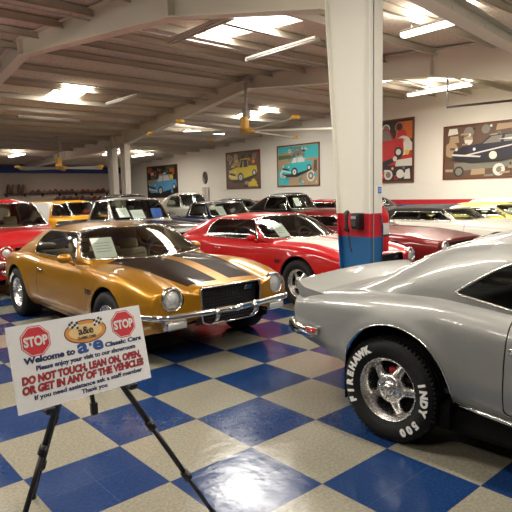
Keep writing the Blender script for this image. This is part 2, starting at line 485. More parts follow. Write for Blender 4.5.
def card(root_loc, pts, label, rz=0, name='price_card'):
    """pts: four corners in world space of a sheet of card"""
    b = bmesh.new(); P = [Vector(p) for p in pts]; n = (P[1]-P[0]).cross(P[3]-P[0]).normalized()*.002; c = sum(P, Vector())/4
    A = [b.verts.new(p-c) for p in P]; B = [b.verts.new(p-c+n) for p in P]
    b.faces.new(A); b.faces.new(B[::-1])
    for k in range(4): b.faces.new((A[k], A[(k+1) % 4], B[(k+1) % 4], B[k]))
    for k in range(2):
        for j in range(4):
            t0 = .25+.14*j
            e = .12+.5*k*0; l = .7 if j % 2 else .76
            q = [P[0].lerp(P[3], t0).lerp(P[1].lerp(P[2], t0), e)-c, P[0].lerp(P[3], t0).lerp(P[1].lerp(P[2], t0), l+.1)-c,
                 P[0].lerp(P[3], t0+.03).lerp(P[1].lerp(P[2], t0+.03), l+.1)-c, P[0].lerp(P[3], t0+.03).lerp(P[1].lerp(P[2], t0+.03), e)-c]
            f = b.faces.new([b.verts.new(v+(n*1.2 if k else -n*.2)) for v in q]); f.material_index = 1
    o = obj(name, b, [PAPER, mat('card_ink', (.35,.38,.36), .7)], smooth=False); o.location = c
    return tag(o, label, 'card')
def at(loc, rz, p):
    c, s = math.cos(rz), math.sin(rz); return (loc[0]+p[0]*c-p[1]*s, loc[1]+p[0]*s+p[1]*c, p[2])
def car_card(loc, rz, xc, yc, zc, label, w=.24, h=.3, tilt=38):
    """a sheet leaning inside a windshield, facing forward"""
    t = R(tilt); dx, dz = -math.sin(t)*h/2, math.cos(t)*h/2
    P = [at(loc, rz, p) for p in ((xc+dx,yc-w/2,zc+dz),(xc+dx,yc+w/2,zc+dz),(xc-dx,yc+w/2,zc-dz),(xc-dx,yc-w/2,zc-dz))]
    return card(None, P, label)
# ------------------------------------------------------------------ second generation pony coupe (gold and red)
def spec_gen2(P, stripes, dx=.035):
    S = dict(x0=-.95, x1=3.47, xmid=.7, paint=P, extra=[stripes, FLAT],
        W=[(-.95,.74),(-.8,.83),(-.5,.905),(0,.945),(.6,.915),(1.3,.905),(2.2,.915),(2.743,.94),(3.15,.925),(3.4,.89),(3.52,.85)],
        zsh=[(-.95,.70),(-.7,.80),(-.3,.87),(.2,.885),(.8,.85),(1.5,.845),(2.1,.855),(2.743,.855),(3.2,.795),(3.52,.715)],
        zc=[(-.95,.73),(-.7,.84),(-.4,.91),(0,.92),(1,.90),(2.2,.925),(2.743,.90),(3.2,.825),(3.52,.745)],
        zs=[(-1.06,.36),(-.6,.27),(.4,.22),(2.2,.21),(3.1,.26),(3.52,.36)],
        yb=[(-1.06,.6),(-.7,.68),(-.2,.77),(.4,.80),(1.6,.80),(2.1,.79),(2.6,.7),(3.52,.6)],
        yt=[(-1.06,.5),(-.6,.58),(.2,.61),(.9,.625),(1.35,.635),(1.7,.69),(2.0,.74),(2.4,.66),(3.52,.5)],
        front=[(.9,.385),(1.45,.375),(1.66,.355),(1.76,.325),(2.02,.195),(2.25,.06),(2.36,.005),(2.43,0)],
        rear=[(-.78,0),(-.7,.012),(-.3,.135),(.1,.255),(.35,.33),(.6,.366),(1.0,.385)],
        kf=.22, kr=.02, rail=.90, tum=.025, ysh=.89, dx=dx,
        arches=[(0,.35,.375),(2.743,.35,.375)], flare=.014,
        sidewin=[[(.40,.905),(.44,1.10),(.60,1.195),(1.46,1.20),(1.565,1.165),(1.77,.90)]],
        wind=[(-.785,.925),(.785,.925),(.615,1.25),(-.615,1.25)],
        back=[(-.52,.97),(.52,.97),(.48,1.20),(-.48,1.20)],
        doors=[('door', [(.74,.27),(.74,.90),(2.10,.88),(2.18,.55),(2.12,.27)])], handle=(.86,.73,.905),
        lids=[('trunk_lid', [(-.90,-.58),(-.72,-.60),(-.72,.60),(-.90,.58)])],
        dnose=.075, dtail=.06, ncz=.55, wr=.06, tr=.008, nh=9,
        deck=lambda x, y: max(0, min(1, (x-2.2)/.5))*(-.030*math.exp(-((abs(y)-.50)/.075)**2)+.014*math.exp(-((abs(y)-.70)/.08)**2)),
        nose=lambda x, y, z: max(0, (x-3.0)/.52)**2*(.085*(1-min(1, abs(y)/.85)**2)-.015)-max(0, (.52-z))*.16*max(0, min(1, (x-3.2)/.3)),
        lip=None,
        open=[rpoly([(-.375,.735),(.375,.735),(.355,.40),(.28,.365),(-.28,.365),(-.355,.40)],.035,3), circ(-.645,.655,.10), circ(.645,.655,.10)])
    return S
def gen2_front(root, sec, paintm, badge=True):
    xf = 3.60
    # grille with mesh
    b = bmesh.new()
    gp = [(-.375,.735),(.375,.735),(.355,.40),(.28,.365),(-.28,.365),(-.355,.40)]
    def gx(y): return 3.55+.085*(1-min(1, abs(y)/.85)**2)
    t = bmesh.new()
    def nx(y): return gx(y)-.055
    ys_ = [-.38+.76*k/12 for k in range(13)]
    rows = [.36+.38*k/8 for k in range(9)]
    G = [[b.verts.new((nx(y)-.05, y, z)) for y in ys_] for z in rows]
    for i in range(8):
        for k in range(12): b.faces.new((G[i][k], G[i][k+1], G[i+1][k+1], G[i+1][k]))
    for i in range(11):
        z = .385+.032*i; tube(b, [(nx(y)-.03, y, z) for y in ys_], .004, n=4)
    for k in range(19):
        y = -.36+.04*k; tube(b, [(nx(y)-.03, y, .37), (nx(y)-.02, y, .73)], .003, n=4)
    g = obj('grille', b, BLACK, root, smooth=False)
    b = bmesh.new()
    rim = [(y, z) for y, z in rpoly(gp, .035, 3)]
    P = []
    for i in range(len(rim)):
        a, c = rim[i-1], rim[i]
        for k in range(4): P.append((a[0]+(c[0]-a[0])*k/4, a[1]+(c[1]-a[1])*k/4))
    def fx(y, z): return 3.47+.075*.97+max(0, 1)*.0+(.085*(1-min(1, abs(y)/.85)**2)-.015)-max(0, .52-z)*.16
    tube(b, [(fx(y, z)+.012, y, z) for y, z in P], .008, True, 6); obj('grille_surround', b, CHROME, g)
    if badge:
        b = bmesh.new(); text_bm(b, 'Z28', .055, Matrix.Translation((nx(.25)-.0, .235, .655)) @ Matrix.Rotation(PI/2, 4, 'Z') @ Matrix.Rotation(PI/2, 4, 'X'), off=.001, ext=.004, shear=.2)
        obj('badge', b, CHROME, g, smooth=False)
    for s in (-1, 1):
        headlight(root, 3.545, .645*s, .655, .088, CHROME, .05)
        # parking lamps below the bumper
        b = bmesh.new(); box(b, (3.44,s*.63-.12,.375), (3.575,s*.63+.12,.465), .015); o = obj('parking_light', b, CHROME, root)
        b = bmesh.new(); box(b, (3.49,s*.63-.10,.386), (3.590,s*.63+.10,.454), .02); obj('parking_lens', b, LENS, o)
        b = bmesh.new(); box(b, (3.20,s*.928-.012,.50), (3.30,s*.928+.012,.535), .006); obj('side_marker', b, AMBER, root)
    b = bmesh.new(); path = []
    for k in range(41):
        u = -1+2*k/40; y = u*.905; e = max(0, abs(u)-.86)/.14
        x = 3.61+.065*(1-abs(u)**1.5)-.05*abs(u)-.24*e**1.6+(.03 if abs(u) < .04 else 0); path.append((x, y, .505))
    # flat blade: loft of a rounded section
    prof = [(-.010,-.030),(.006,-.030),(.015,-.018),(.022,0),(.015,.018),(.004,.030),(-.010,.030)]
    rg = []
    for i, p in enumerate(path):
        a = Vector(path[max(i-1,0)]); c = Vector(path[min(i+1,40)]); d = (c-a).normalized(); n = Vector((d.y,-d.x,0))
        rg.append([b.verts.new(Vector(p)+n*q[0]+Vector((0,0,q[1]))) for q in prof])
    for A, B in zip(rg, rg[1:]):
        for k in range(7): b.faces.new((A[k], A[(k+1) % 7], B[(k+1) % 7], B[k]))
    b.faces.new(rg[0]); b.faces.new(rg[-1][::-1]); bmesh.ops.recalc_face_normals(b, faces=b.faces)
    bp_ = obj('front_bumper', b, CHROME, root, sharp=60)
    for s in (-1, 1):
        b = bmesh.new(); tube(b, [(3.66,s*.235,.54),(3.69,s*.235,.49),(3.67,s*.235,.43),(3.60,s*.235,.385)], [.018,.024,.02,.012], n=8, flat=1); obj('bumper_guard', b, CHROME, bp_)
    # rear
    b = bmesh.new(); box(b, (-1.06,-.76,.45), (-1.0,.76,.53), .03); box(b, (-1.04,-.84,.45), (-.84,-.74,.53), .03); box(b, (-1.04,.74,.45), (-.84,.84,.53), .03); obj('rear_bumper', b, CHROME, root)
    for s in (-1, 1):
        for y in (.62, .42):
            b = bmesh.new(); lathe(b, [(.085,.0),(.08,-.03),(.001,-.035)], 20, 'X', Matrix.Translation((-1.0,y*s*.95,.60))); obj('tail_light', b, REDL, root)
    b = bmesh.new(); tube(b, [(2.1,.62,.955),(2.25,.1,.945)], .006); tube(b, [(2.1,-.1,.955),(2.25,-.62,.94)], .006); obj('windshield_wiper', b, CHROME, root)
    b = bmesh.new(); text_bm(b, 'Z28', .075, Matrix.Translation((2.32,-.934,.60)) @ Matrix.Rotation(PI/2, 4, 'X'), off=.002, ext=.003); obj('fender_badge', b, BLACK, root, smooth=False)
top = lambda f: f.normal.z > .5
def strip_bands():
    out = []
    for s in (-1, 1):
        a = [(3.47,s*.075),(3.47,s*.43),(2.20,s*.64),(2.20,s*.075)]
        out.append((a, (0,1), lambda f: f.normal.z > .45 and f.calc_center_median().x > 2.0 and f.calc_center_median().z < .96, 1))
        out.append(([(-1.0,s*.08),(-1.0,s*.46),(-.72,s*.46),(-.72,s*.08)], (0,1), lambda f: f.normal.z > .45, 1))
    return out
GOLD = paint('gold', (.37,.172,.010), .5, .33); CRIM = paint('red', (.42,.006,.010), .0, .35)
R90 = -PI/2
# gold coupe
gl = (2.38, 4.62, 0)
S = spec_gen2(GOLD, STRIPEB); S['bands'] = strip_bands()
g, pt, sec = build_car('classic_coupe', S, 'metallic gold coupe with two wide black hood stripes behind the easel sign', 'car', gl, R90)
gen2_front(g, sec, GOLD)
interior(g, 2.0, .3, INT_T, .95, col=None, zdash=.88, hb=.62)
mirror(g, 1.80, -.86, .91, GOLD, -1); mirror(g, 1.62, .86, .90, GOLD, 1)
for x, l in ((0, None), (2.743, None)):
    for sd in (-1, 1):
        wheel(g, x, sd, .925, .335, .20, .24, letters=[('RADIAL', R(150), R(8.5), .045)] if (x == 0 and sd < 0) else None)
car_card(gl, R90, 1.86, -.50, 1.03, 'pale printed sheet behind the windshield of the gold coupe', .27, .27, 34)
# red coupe
rl = (5.42, 4.92, 0)
S = spec_gen2(CRIM, STRIPEW); S['bands'] = strip_bands()
g, pt, sec = build_car('classic_coupe', S, 'bright red coupe with white hood stripes parked right behind the gold coupe', 'car', rl, R90)
gen2_front(g, sec, CRIM)
interior(g, 2.0, .3, INT_B, .95, zdash=.88)
mirror(g, 1.78, -.86, .91, CRIM, -1); mirror(g, 1.62, .86, .90, CRIM, 1)
for x in (0, 2.743):
    for sd in (-1, 1): wheel(g, x, sd, .925, .335, .20, .24, res=40)
car_card(rl, R90, 1.86, -.40, 1.03, 'white paper sheet behind the windshield of the bright red coupe', .24, .30, 48)

# ------------------------------------------------------------------ silver coupe in the foreground, seen from its rear right side
SILV = paint('silver', (.275,.28,.275), .3, .42)
sl = (2.77, -1.12, 0); sr = R(-88)
S = dict(x0=-.86, x1=3.40, xmid=.9, paint=SILV, extra=[FLAT],
    W=[(-.86,.78),(-.7,.825),(-.45,.86),(-.1,.89),(.15,.885),(.55,.865),(1.1,.875),(2.5,.90),(3.2,.88),(3.4,.83)],
    zsh=[(-.86,.865),(-.5,.915),(-.1,.955),(.25,.965),(.55,.94),(.9,.91),(1.6,.90),(2.4,.90),(3.0,.88),(3.4,.80)],
    zc=[(-.86,.89),(-.5,.935),(0,.965),(.5,.965),(1.2,.94),(2.1,.98),(3.0,.92),(3.4,.82)],
    zs=[(-.86,.52),(-.7,.50),(-.35,.42),(.2,.36),(.46,.355),(.8,.325),(1.5,.29),(2.4,.26),(3.4,.3)],
    yb=[(-.86,.6),(-.55,.66),(-.2,.73),(.4,.77),(1.6,.78),(2.1,.77),(3.4,.6)],
    yt=[(-.86,.5),(-.4,.60),(.0,.60),(.5,.585),(1.3,.59),(1.8,.66),(2.1,.72),(3.4,.5)],
    front=[(.7,.43),(1.15,.415),(1.4,.38),(1.9,.14),(2.1,.01),(2.2,0)],
    rear=[(-.50,0),(-.40,.015),(-.2,.085),(0,.19),(.2,.295),(.4,.365),(.6,.405),(.9,.43)],
    kf=.25, kr=.0, rail=.86, tum=.035, ysh=.865, dx=.025, ns=26,
    side=[(0,.91),(.12,.955),(.35,.992),(.6,1.0),(.78,.99),(.9,.955),(.96,.915),(1,.865)],
    arches=[(.05,.40,.385),(2.65,.38,.38)], flare=.018, lip=CHROME,
    sidewin=[[(.385,1.005),(.60,1.155),(.80,1.245),(1.35,1.27),(1.75,1.02),(1.8,.965),(.72,.945)]],
    wind=[(-.66,1.0),(.66,1.0),(.56,1.31),(-.56,1.31)], back=[(-.50,1.03),(.50,1.03),(.46,1.29),(-.46,1.29)],
    doors=[('door', [(.725,.375),(.745,.93),(1.95,.93),(2.0,.6),(1.95,.34)])], handle=(.845,.75,.865),
    lids=[('trunk_lid', [(-.80,-.62),(-.52,-.62),(-.52,.62),(-.80,.62)])], wr=.03, tr=.009, sglass=GLASSD,
    dnose=.06, dtail=.05, ncz=.62, nose=lambda x, y, z: 0)
g, pt, sec = build_car('classic_coupe', S, 'silver coupe in the foreground, cropped, with white lettered tires and a ducktail spoiler', 'car', sl, sr)
interior(g, 1.85, .38, INT_B, .95, zdash=.92, hb=.7)
# ducktail spoiler across the trunk
b = bmesh.new(); n = 28; rg = []
for k in range(n+1):
    y = -.775+1.55*k/n; e = max(0, (abs(y)-.70)/.10); h = .085*(1-.12*e**2); xx = .025*e**3
    z0 = .895-.03*(abs(y)/.8)**2
    rg.append([b.verts.new(p) for p in ((-.82+xx,y,z0-.02),(-.845+xx*.6,y,z0+h*.5),(-.855+xx*.6,y,z0+h),(-.840+xx,y,z0+h+.012),(-.77,y,z0+h*.66),(-.62,y,z0+h*.2+.012),(-.50,y,z0+.005),(-.5,y,z0-.03))])
for A, B in zip(rg, rg[1:]):
    for k in range(8): b.faces.new((A[k], A[(k+1) % 8], B[(k+1) % 8], B[k]))
b.faces.new(rg[0]); b.faces.new(rg[-1][::-1]); bmesh.ops.recalc_face_normals(b, faces=b.faces)
obj('rear_spoiler', b, SILV, g, sharp=50)
b = bmesh.new(); prof = [(-.0,-.055),(.025,-.05),(.042,-.015),(.036,.03),(.018,.045),(0,.05)]
path = []
for k in range(25):
    u = -1+2*k/24; e = max(0, abs(u)-.8)/.2; path.append((-.955+.02*u*u+.33*e**1.6, .86*math.copysign(abs(u)**.9, u), .615))
rg = []
for i, p in enumerate(path):
    a = Vector(path[max(i-1,0)]); c = Vector(path[min(i+1,24)]); d = (c-a).normalized(); nn = Vector((-d.y,d.x,0)); sc = 1 if 0 < i < 24 else .6
    rg.append([b.verts.new(Vector(p)+nn*q[0]*sc+Vector((0,0,q[1]*sc))) for q in prof])
for A, B in zip(rg, rg[1:]):
    for k in range(6): b.faces.new((A[k], A[(k+1) % 6], B[(k+1) % 6], B[k]))
b.faces.new(rg[0]); b.faces.new(rg[-1][::-1]); bmesh.ops.recalc_face_normals(b, faces=b.faces)
obj('rear_bumper', b, CHROME, g, sharp=60)
for s in (-1, 1):
    b = bmesh.new(); box(b, (-.68,s*.856-.014,.605), (-.57,s*.856+.014,.655), .008); o = obj('side_marker', b, CHROME, g)
    b = bmesh.new(); box(b, (-.665,s*.860-.016,.613), (-.585,s*.860+.016,.647), .006); obj('marker_lens', b, REDL, o)
    b = bmesh.new(); box(b, (-.915,s*.50-.17,.70), (-.88,s*.50+.17,.82), .02); obj('tail_light', b, REDL, g)
    b = bmesh.new(); tube(b, [(x, s*(.832+.03*(x-.45)), z) for x, z in ((.455,.372),(.7,.352),(1.1,.325),(1.6,.30),(2.2,.28))], .017, n=8, flat=.8); obj('rocker_trim', b, CHROME, g)
    b = bmesh.new(); box(b, (.3,s*.60-.2,.16), (2.2,s*.60+.2,.34), .05); obj('frame_rail', b, FLAT, g)
for x in (.0, 2.65):
    for sd in (-1, 1):
        wheel(g, x, sd, .855, .342, .206, .33, letters=[('FIREHAWK', R(206), R(12.2), .064), ('INDY', R(20), R(11.6), .064), ('500', R(-38), R(11.6), .064)], res=72, caliper=True)

# ------------------------------------------------------------------ generic bodies for the cars further back
def spec_gen(P, L=(-1.15,3.65), h=1.35, belt=.90, roof=(.1,1.35), wsb=2.05, rwb=-.6, hw=.93, wb=2.85, yT=.58, yB=.76, dx=.07, hood=.93, rail=.88, win=None, nose=.74, tail=.80, glasst=GLASS, trim=CHROME, extra=None, arch=.37):
    x0, x1 = L; r = h-belt-.03; rA, rB = roof
    return dict(x0=x0, x1=x1, xmid=(rA+rB)/2, paint=P, extra=extra or [STRIPEW, FLAT],
        W=[(x0,hw*.86),(x0+.3,hw*.97),(0,hw),(wb,hw),(x1-.3,hw*.97),(x1,hw*.88)],
        zsh=[(x0,tail),(x0+.3,belt-.03),(.3,belt-.01),(2.0,belt-.02),(wb,belt-.04),(x1-.2,nose+.03),(x1,nose)],
        zc=[(x0,tail+.02),(x0+.3,belt),(rwb,belt+.02),(wsb,hood),(wb,hood-.02),(x1-.2,nose+.07),(x1,nose+.03)],
        zs=[(x0,.38),(0,.26),(2.5,.24),(x1,.3)],
        yb=[(x0,.6),(rwb,yB*.95),(.4,yB),(wsb,yB),(x1,.6)],
        yt=[(x0,.5),(rwb,yT*1.02),(rA,yT),(rB,yT),(wsb-.1,yT+.55*(yB-yT)+.03),(x1,.45)],
        front=[(rA,r),(rB-.1,r*.98),(rB+.08,r*.90),(wsb-.06,r*.06),(wsb,.002),(wsb+.1,0)],
        rear=[(rwb-.1,0),(rwb,.004),(rwb+.08,r*.12),(rA-.1,r*.88),(rA+.1,r*.98),(rB,r)],
        kf=.16, kr=.05, rail=rail, tum=.02, ysh=.90, dx=dx, ns=12, arches=[(0,.35,arch),(wb,.35,arch)], flare=.01,
        sidewin=win or [[(rA+.02,belt+.045),(rA+.14,h-.14),(rB-.06,h-.14),(wsb-.36,belt+.045)]],
        wind=[(-yB+.10,belt+.06),(yB-.10,belt+.06),(yT-.01,h-.075),(-yT+.01,h-.075)],
        back=[(-yB+.14,belt+.10),(yB-.14,belt+.10),(yT-.06,h-.09),(-yT+.06,h-.09)],
        doors=[('door', [(rA+.35,.30),(rA+.35,belt+.02),(wsb+.02,belt-.01),(wsb+.02,.30)])], handle=(rA+.48,belt-.14,hw-.03),
        sglass=glasst, trimmat=trim, dnose=.06, dtail=.06, ncz=.5, tr=.012)
def gen_front(root, x1, nose, hw, grille=FLAT, lamp=.62, ll=.085):
    b = bmesh.new(); box(b, (x1+.0,-lamp+.13,nose-.22), (x1+.075,lamp-.13,nose-.04), .02)
    for k in range(5): box(b, (x1+.07,-lamp+.14,nose-.205+.035*k), (x1+.085,lamp-.14,nose-.195+.035*k))
    obj('grille', b, grille, root)
    for s in (-1, 1): headlight(root, x1+.06, s*lamp, nose-.12, ll)
    for nm, x, z in (('front_bumper', x1+.10, nose-.29), ):
        b = bmesh.new(); box(b, (x-.03,-hw*.95,z-.06), (x+.035,hw*.95,z+.06), .03); box(b, (x-.28,-hw,z-.05), (x,-hw*.93,z+.05), .03); box(b, (x-.28,hw*.93,z-.05), (x,hw,z+.05), .03)
        obj(nm, b, CHROME, root)
def gen_rear(root, x0, tail, hw):
    b = bmesh.new(); box(b, (x0-.13,-hw*.93,.47), (x0-.05,hw*.93,.58), .03); obj('rear_bumper', b, CHROME, root)
    for s in (-1, 1): b = bmesh.new(); box(b, (x0-.075,s*.62-.14,tail-.2), (x0-.03,s*.62+.14,tail-.08), .02); obj('tail_light', b, REDL, root)
def gen_wheels(root, wb, hw, tr=.335, rr=.2, style='cap'):
    for x in (0, wb):
        for sd in (-1, 1): wheel(root, x, sd, hw-.02, tr, rr, .22, style, res=24)
def far_car(label, loc, P, rz=R90, intm=INT_B, style='cap', seats=True, grille=FLAT, **kw):
    S = spec_gen(P, **kw); bands = kw.pop('bands', None)
    r, pt, sec = build_car('classic_car', S, label, 'car', loc, rz)
    hw = kw.get('hw', .93); L = kw.get('L', (-1.15,3.65)); nose = kw.get('nose', .74); wsb = kw.get('wsb', 2.05); belt = kw.get('belt', .90)
    gen_front(r, L[1], nose, hw, grille); gen_rear(r, L[0], kw.get('tail', .80), hw); gen_wheels(r, kw.get('wb', 2.85), hw, style=style)
    interior(r, wsb-.1, .35, intm, kw.get('roof', (.1,1.35))[0]+.75, zdash=belt+.01, hb=belt+.12-.35, halfw=.70)
    return r, S
MAROON = paint('maroon', (.12,.006,.006), .2); OFFW = paint('off_white', (.66,.64,.57), 0, .4); YEL = paint('yellow', (.62,.54,.14), 0, .35)
VINYL = mat('black_vinyl', (.018,.017,.015), .7, spec=.15, bump=.3, bscale=200); BLK = paint('black', (.012,.009,.008), .2); NAVY = paint('navy', (.01,.01,.045), .3)
ORNG = paint('orange_yellow', (.80,.36,.015), 0, .35); SILT = paint('truck_silver', (.36,.36,.35), .5); CREAM = paint('cream', (.55,.54,.46), 0, .4)
GREYG = paint('dark_grey', (.05,.055,.05), .3)
# row in front: maroon, white convertible, yellow, white
r, S = far_car('dark maroon coupe with pale hood stripes just right of the painted column', (8.15,5.35,0), MAROON, h=1.25, belt=.87, hood=.92, wsb=2.1, roof=(.1,1.3))
for s in (-1, 1):
    b = bmesh.new(); pts = [(2.25+.27*k, s*(.40+.012*k), (.925-.003*k*k-.01)) for k in range(5)]
car_card((8.15,5.35,0), R90, 1.75, -.36, 1.03, 'white sheet behind the windshield of the dark maroon coupe', .22, .3, 45)
# white convertible: black soft top as its own part
def soft_top(root_name, label, loc, P, h=1.23, belt=.86, wsb=2.05, ra=.05, rb=1.4):
    S = spec_gen(P, h=h, belt=belt, wsb=wsb, roof=(ra,rb), extra=[VINYL, FLAT], rwb=-.55)
    S['bands'] = [([(-.75,belt+.035),(rb+.06,belt+.035),(rb+.06,h+.1),(-.75,h+.1)], (0,2), lambda f: f.calc_center_median().z > belt+.03, 1)]
    S['back'] = None
    r, pt, sec = build_car('convertible_car', S, label, 'car', loc, R90)
    gen_front(r, 3.65, .74, .93); gen_rear(r, -1.15, .8, .93); gen_wheels(r, 2.85, .93)
    interior(r, wsb-.1, .35, INT_B, .85, zdash=belt+.01, hb=.68, halfw=.70)
    return r
soft_top('c', 'white convertible with its black soft top raised, between maroon coupe and yellow car', (11.0,4.75,0), OFFW)
r, S = far_car('pale yellow hardtop car next to the white convertible, below the car poster', (13.75,4.75,0), YEL, h=1.23, belt=.86, hood=.89, wsb=2.0, style='cap')
mirror(r, 1.7, -.90, .91, YEL, -1)
r, S = far_car('white car closest to the poster wall, only its roof showing past the yellow car', (16.0,5.3,0), OFFW, h=1.33, belt=.90, hood=.93, L=(-1.1,3.2), wb=2.6, hw=.82)
car_card((13.75,4.75,0), R90, 1.65, -.30, .99, 'pale card behind the windshield of the yellow hardtop', .22, .26, 45)
# second row, behind
r, S = far_car('red sedan with chrome bumper at the far left behind the gold coupe', (2.40,9.55,0), CRIM, h=1.60, belt=1.02, hood=1.08, wsb=2.0, roof=(-.1,1.35), hw=.96, yT=.62, yB=.80, intm=INT_T, L=(-1.5,3.4), nose=.86, tail=.9, style='cap')
# silver truck with black hood
S = spec_gen(SILT, h=1.60, belt=1.02, hood=1.06, wsb=2.15, rwb=.5, roof=(.85,1.62), hw=.97, yT=.66, yB=.82, L=(-1.3,3.75), wb=2.9, nose=.90, tail=.98, rail=.93, arch=.40, extra=[BLK, FLAT], win=[[(.86,1.08),(.90,1.50),(1.52,1.50),(1.78,1.08)]])
S['bands'] = [([(-1.4,.2),(-1.4,1.3),(.55,1.3),(.55,.2)], (0,2), lambda f: True, 1), ([(2.16,-.82),(3.7,-.80),(3.7,.80),(2.16,.82)], (0,1), lambda f: f.normal.z > .4 and f.calc_center_median().z < 1.08, 1)]
tk = (5.38,9.95,0)
r, pt, sec = build_car('pickup_truck', S, 'silver pickup truck cab with black hood behind the gold coupe roof', 'truck', tk, R90)
gen_front(r, 3.75, .90, .97); gen_rear(r, -1.3, .98, .97); gen_wheels(r, 2.9, .97, .36)
interior(r, 2.1, .45, INT_B, 1.35, zdash=1.03, hb=.66, rear=False, halfw=.76)
b = bmesh.new(); box(b, (-1.25,-.78,.62), (.78,.78,.66)); obj('bed_floor', b, FLAT, r)
car_card(tk, R90, 1.86, -.47, 1.25, 'white price sheet at left behind the windshield of the silver truck', .26, .28, 42)
car_card(tk, R90, 1.93, -.13, 1.20, 'larger white sheet beside the price sheet in the silver truck', .32, .26, 42)
b = bmesh.new(); box(b, (-.015,-.14,0), (.015,.14,.26), .01, Matrix.Rotation(R(-25), 4, 'Y')); o = obj('window_placard', b, mat('blue_card', (.03,.12,.5), .5))
o.location = at(tk, R90, (1.88,.42,1.08)); o.rotation_euler = (0,0,R90); tag(o, 'blue placard behind the right side of the silver truck windshield', 'placard')
# navy
NV = (8.55,10.6,0)
r, S = far_car('dark navy car with silver pillar behind the bright red coupe', NV, NAVY, h=1.44, belt=.96, hood=.99, wsb=2.1, rwb=.55, roof=(.85,1.68), win=[[(.90,1.02),(.93,1.36),(1.55,1.36),(1.76,1.02)]], hw=.93, yT=.64, yB=.78, rail=.93)
car_card(NV, R90, 1.82, -.32, 1.15, 'white sheet behind the windshield of the dark navy car', .26, .34, 42)
# black old pickup: tall rounded cab
BK = (12.05,10.9,0)
r, S = far_car('black rounded old coupe below the teal car poster', BK, BLK, h=1.60, belt=1.02, hood=1.06, wsb=1.85, roof=(.4,1.42), hw=.90, yT=.56, yB=.70, rail=.84, nose=.95, tail=.95, L=(-1.2,3.3), wb=2.8)
car_card(BK, R90, 1.58, -.28, 1.30, 'small white sheet behind the split windshield of the black old coupe', .24, .30, 30)
b = bmesh.new(); tube(b, [(1.78,0,1.08),(1.52,0,1.50)], .018); obj('windshield_divider', b, CHROME, r)
# red car peeking by the column, grey one past it
r, S = far_car('red car with dark windows half hidden by the left edge of the column', (14.0,10.4,0), CRIM, h=1.36, belt=.93, wsb=2.05)
r, S = far_car('dark greenish grey car glimpsed above the maroon coupe', (16.0,10.5,0), GREYG, h=1.40, belt=.93, hw=.85, hood=.95, L=(-1.1,3.3), wb=2.7)
car_card((16.0,10.5,0), R90, 1.62, -.30, 1.10, 'pale card in the windshield of the greenish grey car', .28, .28, 40)
# third row
OR = (5.9,15.6,0)
S = spec_gen(ORNG, h=1.52, belt=.98, hood=1.02, wsb=2.0, roof=(-.6,1.5), rwb=-1.2, L=(-1.3,3.3), hw=.93, yT=.64, yB=.80, rail=.93, extra=[STRIPEW, FLAT], win=[[(.95,1.03),(.95,1.42),(1.45,1.42),(1.72,1.03)]])
S['bands'] = [([(.1,.3),(.1,1.46),(.86,1.46),(.86,.3)], (0,2), lambda f: abs(f.calc_center_median().y) > .5 and abs(f.normal.y) > .3, 1)]
r, pt, sec = build_car('station_wagon', S, 'orange yellow wagon with a white side panel behind the red sedan', 'car', OR, R(-62))
gen_front(r, 3.3, .74, .93); gen_rear(r, -1.3, .8, .93); gen_wheels(r, 2.85, .93); interior(r, 1.9, .35, INT_B, .9, zdash=.99, hb=.72, halfw=.7)
r, S = far_car('dark coupe in the third row with only its roof above the silver truck', (9.3,17.0,0), BLK, h=1.72, belt=1.0, hood=1.0, roof=(-.2,1.4))
r, S = far_car('cream rounded old truck left of the dark navy car', (12.0,17.0,0), CREAM, h=1.70, belt=1.08, hood=1.14, wsb=1.9, roof=(.5,1.35), hw=.90, yT=.58, yB=.72, rail=.86, nose=.98, tail=.95, L=(-1.2,3.3), wb=2.8)
r, S = far_car('red car far back between the orange wagon and the silver truck', (10.6,24.6,0), CRIM, h=1.34, belt=.92)
r, S = far_car('dark car behind the black old coupe near the yellow truck poster', (14.5,16.6,0), GREYG, h=1.42, belt=.95)

P = [at(OR, R(-62), p_) for p_ in ((.42,-.98,1.46),(1.02,-.98,1.46),(1.02,-1.12,.0),(.42,-1.12,.0))]
b = bmesh.new(); c = Vector(P[3]); q = [Vector(v)-c for v in P]; n = (q[1]-q[0]).cross(q[3]-q[0]).normalized()*.012
A = [b.verts.new(v) for v in q]; B = [b.verts.new(v+n) for v in q]; b.faces.new(A); b.faces.new(B[::-1])
for k in range(4): b.faces.new((A[k], A[(k+1) % 4], B[(k+1) % 4], B[k]))
o = tag(obj('white_board', b, WHITEP, None, smooth=False), 'tall blank white board leaning against the side of the orange yellow wagon', 'board'); o.location = c

